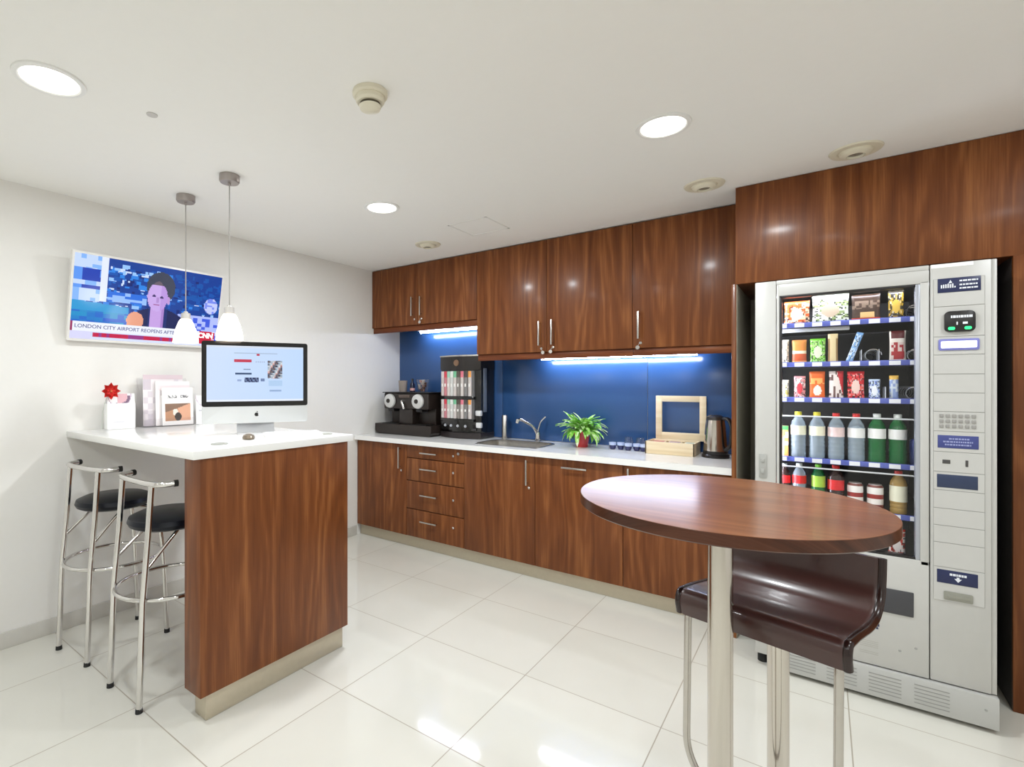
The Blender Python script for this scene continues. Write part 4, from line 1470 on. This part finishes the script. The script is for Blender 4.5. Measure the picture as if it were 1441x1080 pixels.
part(t, 'note_recess', MB().box(.375, .492, VF - .0068, VF - .005, .946, 1.000, .001), mat('recess_slate', (44, 56, 84), .3), 'slate recess')
sg3 = part(t, 'change_sign', MB().box(.375, .492, VF - .007, VF - .005, .556, .610, .0008), NAVY, 'navy sign above the change tray')
b = MB()
x = .412
while x < .458:
    wd = rr.uniform(.004, .009)
    b.box(x, x + wd, VF - .0077, VF - .0069, .590, .599)
    x += wd + .0015
b.prism([(.425, .580), (.432, .580), (.432, .586), (.440, .586), (.440, .580), (.447, .580), (.436, .566)], VF - .0077, VF - .0069, 'y')
part(t, 'change_lettering', b, INKW, 'white lettering with a down arrow', sg3)
part(t, 'change_tray', MB().prism(rrect(.395, .478, .490, .524, .004), VF - .009, VF - .005, 'y', .001).box(.405, .468, VF - .011, VF - .008, .498, .514, .001), mat('tray_metal', (150, 150, 140), .35, .4), 'metal change tray')
part(t, 'delivery_flap', MB().box(.03, .305, VF - .011, VF - .005, .388, .492, .003), mat('flap_charcoal', (66, 66, 70), .4), 'charcoal delivery flap')
part(t, 'door_lock', MB().prism(rrect(-.246, -.214, .915, 1.03, .004), VF - .004, VF + .002, 'y', .001).box(-.238, -.222, VF - .008, VF - .003, .935, .96, .001).box(-.238, -.222, VF - .008, VF - .003, .99, 1.01, .001), mat('lock_grey', (166, 166, 162), .35), 'lock plate on the left stile')
b = MB()
b.box(.182, .196, VF - .0068, VF - .0055, .318, .330)
b.prism([(.184, .306), (.194, .306), (.189, .318)], VF - .0068, VF - .0055, 'y')
part(t, 'small_mark', b, NAVY, 'tiny navy mark on the lower door')
b = MB()
for z in (.246, .238, .230, .222, .20, .192):
    b.box(.13, .192, VF - .0066, VF - .0056, z, z + .003)
part(t, 'rating_plate', b, mat('faint_ink', (176, 174, 168), .6), 'faint small print on the lower door')
for xx, zz in ((.262, .235), (.312, .26)):
    part(t, 'screw', MB().lathe([(.0001, 0), (.005, 0), (.0045, .0015), (.0001, .002)], 14, (xx, VF - .006, zz), Matrix.Rotation(PI / 2, 3, 'X')), GREYD)
# plinth with louvres
pl = part(t, 'plinth', MB().box(-.175, .548, VF - .022, VF + .02, .018, .142, .003), GREY, 'vented plinth')
b = MB()
for gx in (-.13, .015, .16, .305):
    for r_ in range(6):
        b.box(gx, gx + .105, VF - .0232, VF - .0216, .040 + r_ * .015, .044 + r_ * .015)
part(t, 'louvre', b, mat('louvre_grey', (150, 150, 147), .5), 'rows of vent slots', pl)
part(t, 'screw', MB().lathe([(.0001, 0), (.005, 0), (.0045, .0015), (.0001, .002)], 14, (.512, VF - .022, .088), Matrix.Rotation(PI / 2, 3, 'X')), GREYD, sub=pl)


# ------------------------------------------------------------------ what the machine sells
def packet(name, lab, cat, x0, x1, z, h, fn, y=SY + .03, d=.022, tilt=0.0, grp='snacks in the vending machine', nx=20, nz=24):
    """A pillow pack standing on its shelf, crimped at both ends."""
    wd = x1 - x0
    t = thing(name, lab, cat, ((x0 + x1) / 2, y, z), 0, grp)
    b = MB()
    for side in (-1, 1):
        def sf(u, v, side=side):
            e = (1 - (2 * v - 1) ** 6) ** .6 * (1 - abs(2 * u - 1) ** 3) ** .6
            s_ = 1 - .05 * math.sin(PI * v)
            return ((u - .5) * wd * s_, side * d * .5 * e, v * h)
        b.picture(wd, h, nx, nz, (lambda u, v: fn(u, v)), 0, 0, 0, surf=sf)
    b.xform(Matrix.Rotation(tilt, 4, 'Y'))
    b.build('wrapper', PRINT, t, smooth=60)
    return t


def two(a, c, seed, e=None, k=7):
    def f(u, v):
        h = hash01(int(u * k) + seed, int(v * k * 1.3) + seed * 3)
        if e and (u - .5) ** 2 + (v - .45) ** 2 < .06:
            return e
        if v > .92 or v < .06:
            return a
        h2 = hash01(int(u * k * 2.3) + seed * 5, int(v * k * 2.6) + 9)
        q = a if h > .42 else c
        if h2 > .80:
            q = tuple(int(.35 * g) for g in q)
        elif h2 < .16:
            q = tuple(int(.4 * g + 150) for g in q)
        return q
    return f


z0 = SZ[0] - .0075
packet('snack_bag', 'orange snack bag at the left end of the top vending shelf', 'snack', -.150, -.048, z0, .115, two((232, 98, 44), (246, 206, 170), 1, (250, 226, 200)))
packet('snack_bag', 'wide white and green snack bag on the top vending shelf', 'snack', -.040, .098, z0, .132, two((226, 232, 214), (150, 170, 110), 2, (206, 186, 160), 9))
packet('snack_bag', 'wide dark brown snack bag on the top vending shelf', 'snack', .106, .207, z0, .122, lambda u, v: (206, 74, 40) if v < .14 else ((222, 180, 120) if v < .34 and .3 < u < .8 else ((126, 108, 92) if .45 < v < .75 and hash01(int(u * 12), int(v * 12)) > .5 else (66, 48, 38))))
packet('snack_bag', 'black and gold snack bag on the top vending shelf', 'snack', .232, .285, z0, .128, two((52, 46, 36), (190, 152, 52), 4, (206, 170, 70)))
z0 = SZ[1] - .0075
packet('snack_bar', 'cream snack bar at the left end of the second vending shelf', 'snack', -.162, -.130, z0, .118, two((238, 232, 214), (214, 206, 184), 5))
packet('snack_bag', 'orange and brown snack pack on the second vending shelf', 'snack', -.118, -.060, z0, .115, lambda u, v: (216, 136, 66) if v > .55 else ((244, 222, 196) if v > .42 else (192, 84, 50) if v > .12 else (230, 160, 90)))
packet('snack_bag', 'bright green snack bag on the second vending shelf', 'snack', -.048, .012, z0, .118, two((110, 196, 52), (170, 222, 120), 7, (226, 240, 206)))
packet('snack_bar', 'tan upright snack bar on the second vending shelf', 'snack', .020, .058, z0, .138, lambda u, v: (226, 206, 160) if v > .82 or abs(u - .5) < .28 else (160, 128, 84), d=.016)
packet('snack_bar', 'leaning pale blue snack bar on the second vending shelf', 'snack', .085, .110, z0 + .006, .138, two((126, 176, 232), (206, 224, 246), 9), d=.014, tilt=.30)
packet('snack_bag', 'white pack with dark red lettering at the right of the second vending shelf', 'snack', .236, .292, z0, .138, lambda u, v: (238, 230, 222) if (.10 > u or u > .9 or .62 < v < .76 or v < .08) else ((96, 30, 34) if v > .76 else ((172, 44, 52) if hash01(int(u * 8), int(v * 9)) > .4 else (226, 206, 200))))
z0 = SZ[2] - .0075
packet('snack_bag', 'small white and yellow pack at the left end of the third vending shelf', 'snack', -.162, -.130, z0, .090, two((240, 236, 216), (222, 206, 90), 11))
packet('snack_bar', 'pale pink and red snack pack on the third vending shelf', 'snack', -.110, -.064, z0, .108, two((222, 150, 150), (240, 222, 218), 12, (206, 60, 70)))
packet('snack_bag', 'orange snack bag with white roundel on the third vending shelf', 'snack', -.050, .010, z0, .130, lambda u, v: (250, 244, 230) if (u - .52) ** 2 + ((v - .30) * 1.4) ** 2 < .07 else ((246, 176, 100) if .55 < v < .75 and hash01(int(u * 8), int(v * 12)) > .4 else (232, 104, 36)))
packet('snack_bag', 'white and red diagonal snack bag on the third vending shelf', 'snack', .024, .078, z0, .130, lambda u, v: (196, 40, 50) if u + .5 * v > 1.05 else ((110, 80, 76) if hash01(int(u * 7), int(v * 9)) > .75 else (238, 226, 220)))
packet('snack_bag', 'red snack bag on the third vending shelf', 'snack', .090, .152, z0, .128, two((206, 30, 40), (228, 90, 84), 15, (238, 206, 196)))
packet('snack_bar', 'small blue and white pouch standing on the third vending shelf', 'snack', .166, .206, z0, .092, two((196, 212, 236), (96, 120, 196), 16, (236, 240, 246)))
packet('snack_bar', 'slim pale blue pack with yellow top on the third vending shelf', 'snack', .236, .268, z0, .108, lambda u, v: (236, 190, 90) if v > .82 else ((150, 170, 220) if hash01(int(u * 6), int(v * 9)) > .5 else (216, 226, 240)))


def bottle(lab, x, z, h, r, m, capc, labc, liquid=None, y=SY + .045, lab_z=(.50, .70), grp='bottled drinks in the vending machine', bands=True):
    t = thing('drink_bottle', lab, 'bottle', (x, y, z), 0, grp)
    s = h
    pr = [(.0001, 0), (r * .80, 0), (r * .98, s * .03), (r, s * .08)]
    if bands:
        for k in range(4):
            pr += [(r, s * (.12 + k * .09)), (r * .94, s * (.15 + k * .09)), (r, s * (.18 + k * .09))]
    pr += [(r, s * .70), (r * .86, s * .78), (r * .45, s * .89), (r * .40, s * .92), (r * .40, s * .935), (.0001, s * .936)]
    MB().lathe(pr, 24).build('body', m, t)
    MB().lathe([(r * 1.015, s * lab_z[0]), (r * 1.015, s * lab_z[1])], 24, cap=False).build('label', labc, t, 'paper label band')
    MB().lathe([(r * .46, s * .925), (r * .46, s * .995), (r * .40, s), (.0001, s)], 18, cap=False).build('cap', capc, t, 'screw cap')
    return t


LW = mat('label_white', (238, 238, 236), .4); LWY = mat('label_cream', (240, 238, 214), .4); LWR = mat('label_white_red', (232, 206, 204), .4, noise=.25, nscale=60)
LR = mat('label_red', (214, 36, 40), .35, noise=.2, nscale=50); LGN = mat('label_green', (166, 210, 70), .4)
CY = mat('cap_yellow', (226, 216, 62), .35); CR = mat('cap_red', (216, 40, 38), .35); CW = mat('cap_white', (236, 240, 236), .35); CG = mat('cap_green', (120, 200, 60), .35)
z0 = SZ[3] - .0075
bottle('clear water bottle with yellow cap, left of the pair with yellow caps', -.094, z0, .222, .031, PET, CY, LWY)
bottle('clear water bottle with yellow cap, right of the pair with yellow caps', -.021, z0, .222, .031, PET, CY, LWY)
bottle('clear water bottle with red cap, left of the pair with red caps', .051, z0, .220, .031, PET, CR, LWR)
bottle('clear water bottle with red cap, right of the pair with red caps', .124, z0, .220, .031, PET, CR, LW)
bottle('green bottle with white cap, left of the green pair', .196, z0, .222, .031, PETG, CW, LW)
bottle('green bottle with white cap, right of the green pair', .266, z0, .222, .031, PETG, CW, LW)
t = thing('juice_carton', 'orange and white carton with green top at the left of the bottle shelf', 'carton', (-.150, SY + .04, z0), 0, 'bottled drinks in the vending machine')
b = MB().picture(.034, .15, 6, 16, lambda u, v: (70, 150, 80) if v > .86 else ((236, 160, 90) if hash01(int(u * 4), int(v * 10)) > .5 else (242, 226, 206)), -.018, -.017, 0)
b.defcol = rgb(226, 190, 150)
b.box(-.017, .017, -.0179, .018, 0, .15, .001, 1)
b.build('carton', PRINT, t)
t = thing('drink_can', 'dark blue can at the right end of the bottle shelf', 'can', (.330, SY + .045, z0), 0, 'bottled drinks in the vending machine')
MB().lathe([(.0001, 0), (.022, 0), (.027, .008), (.027, .105), (.021, .116), (.0001, .114)], 24).build('body', mat('can_navy', (36, 50, 110), .25, .4), t)
z0 = SZ[4] - .0075
bottle('dark cola bottle with red label at the left end of the fifth shelf', -.150, z0, .185, .026, PETD, CW, LR)
bottle('clear bottle with red label second from the left on the fifth vending shelf', -.090, z0, .192, .028, PET, CW, LR)
bottle('bottle with bright green cap and label on the fifth vending shelf', -.016, z0, .194, .027, PETG, CG, LGN, lab_z=(.45, .72))
bottle('cola bottle with red cap and red label on the fifth vending shelf', .050, z0, .195, .031, PETD, CR, LR, lab_z=(.42, .66))
bottle('iced tea bottle with red cap and cream label on the fifth vending shelf', .268, z0, .192, .030, PETA, CR, LWY, lab_z=(.30, .66))


def cupdrink(lab, x, z, y=SY + .045):
    t = thing('drink_can', lab, 'can', (x, y, z), 0, 'bottled drinks in the vending machine')
    b = MB()
    rows = [(.0001, 0), (.024, 0), (.029, .008), (.029, .035), (.029, .060), (.029, .080), (.029, .110), (.024, .120), (.023, .123), (.0001, .121)]
    cols = [rgb(120, 40, 34)] * 3 + [rgb(238, 232, 226), rgb(150, 44, 40), rgb(238, 234, 230), rgb(120, 60, 50), rgb(190, 180, 176), rgb(190, 180, 176)]
    b.lathe(rows, 24, colors=cols)
    b.build('body', PRINT, t)


cupdrink('left of two brown and white coffee cans on the fifth vending shelf', .120, z0)
cupdrink('right of two brown and white coffee cans on the fifth vending shelf', .190, z0)
z0 = SZ[5] - .0075
packet('snack_bag', 'red and white snack pack low in the vending machine under the table edge', 'snack', .232, .290, z0, .125, two((196, 60, 44), (236, 222, 214), 21, (240, 230, 226)))
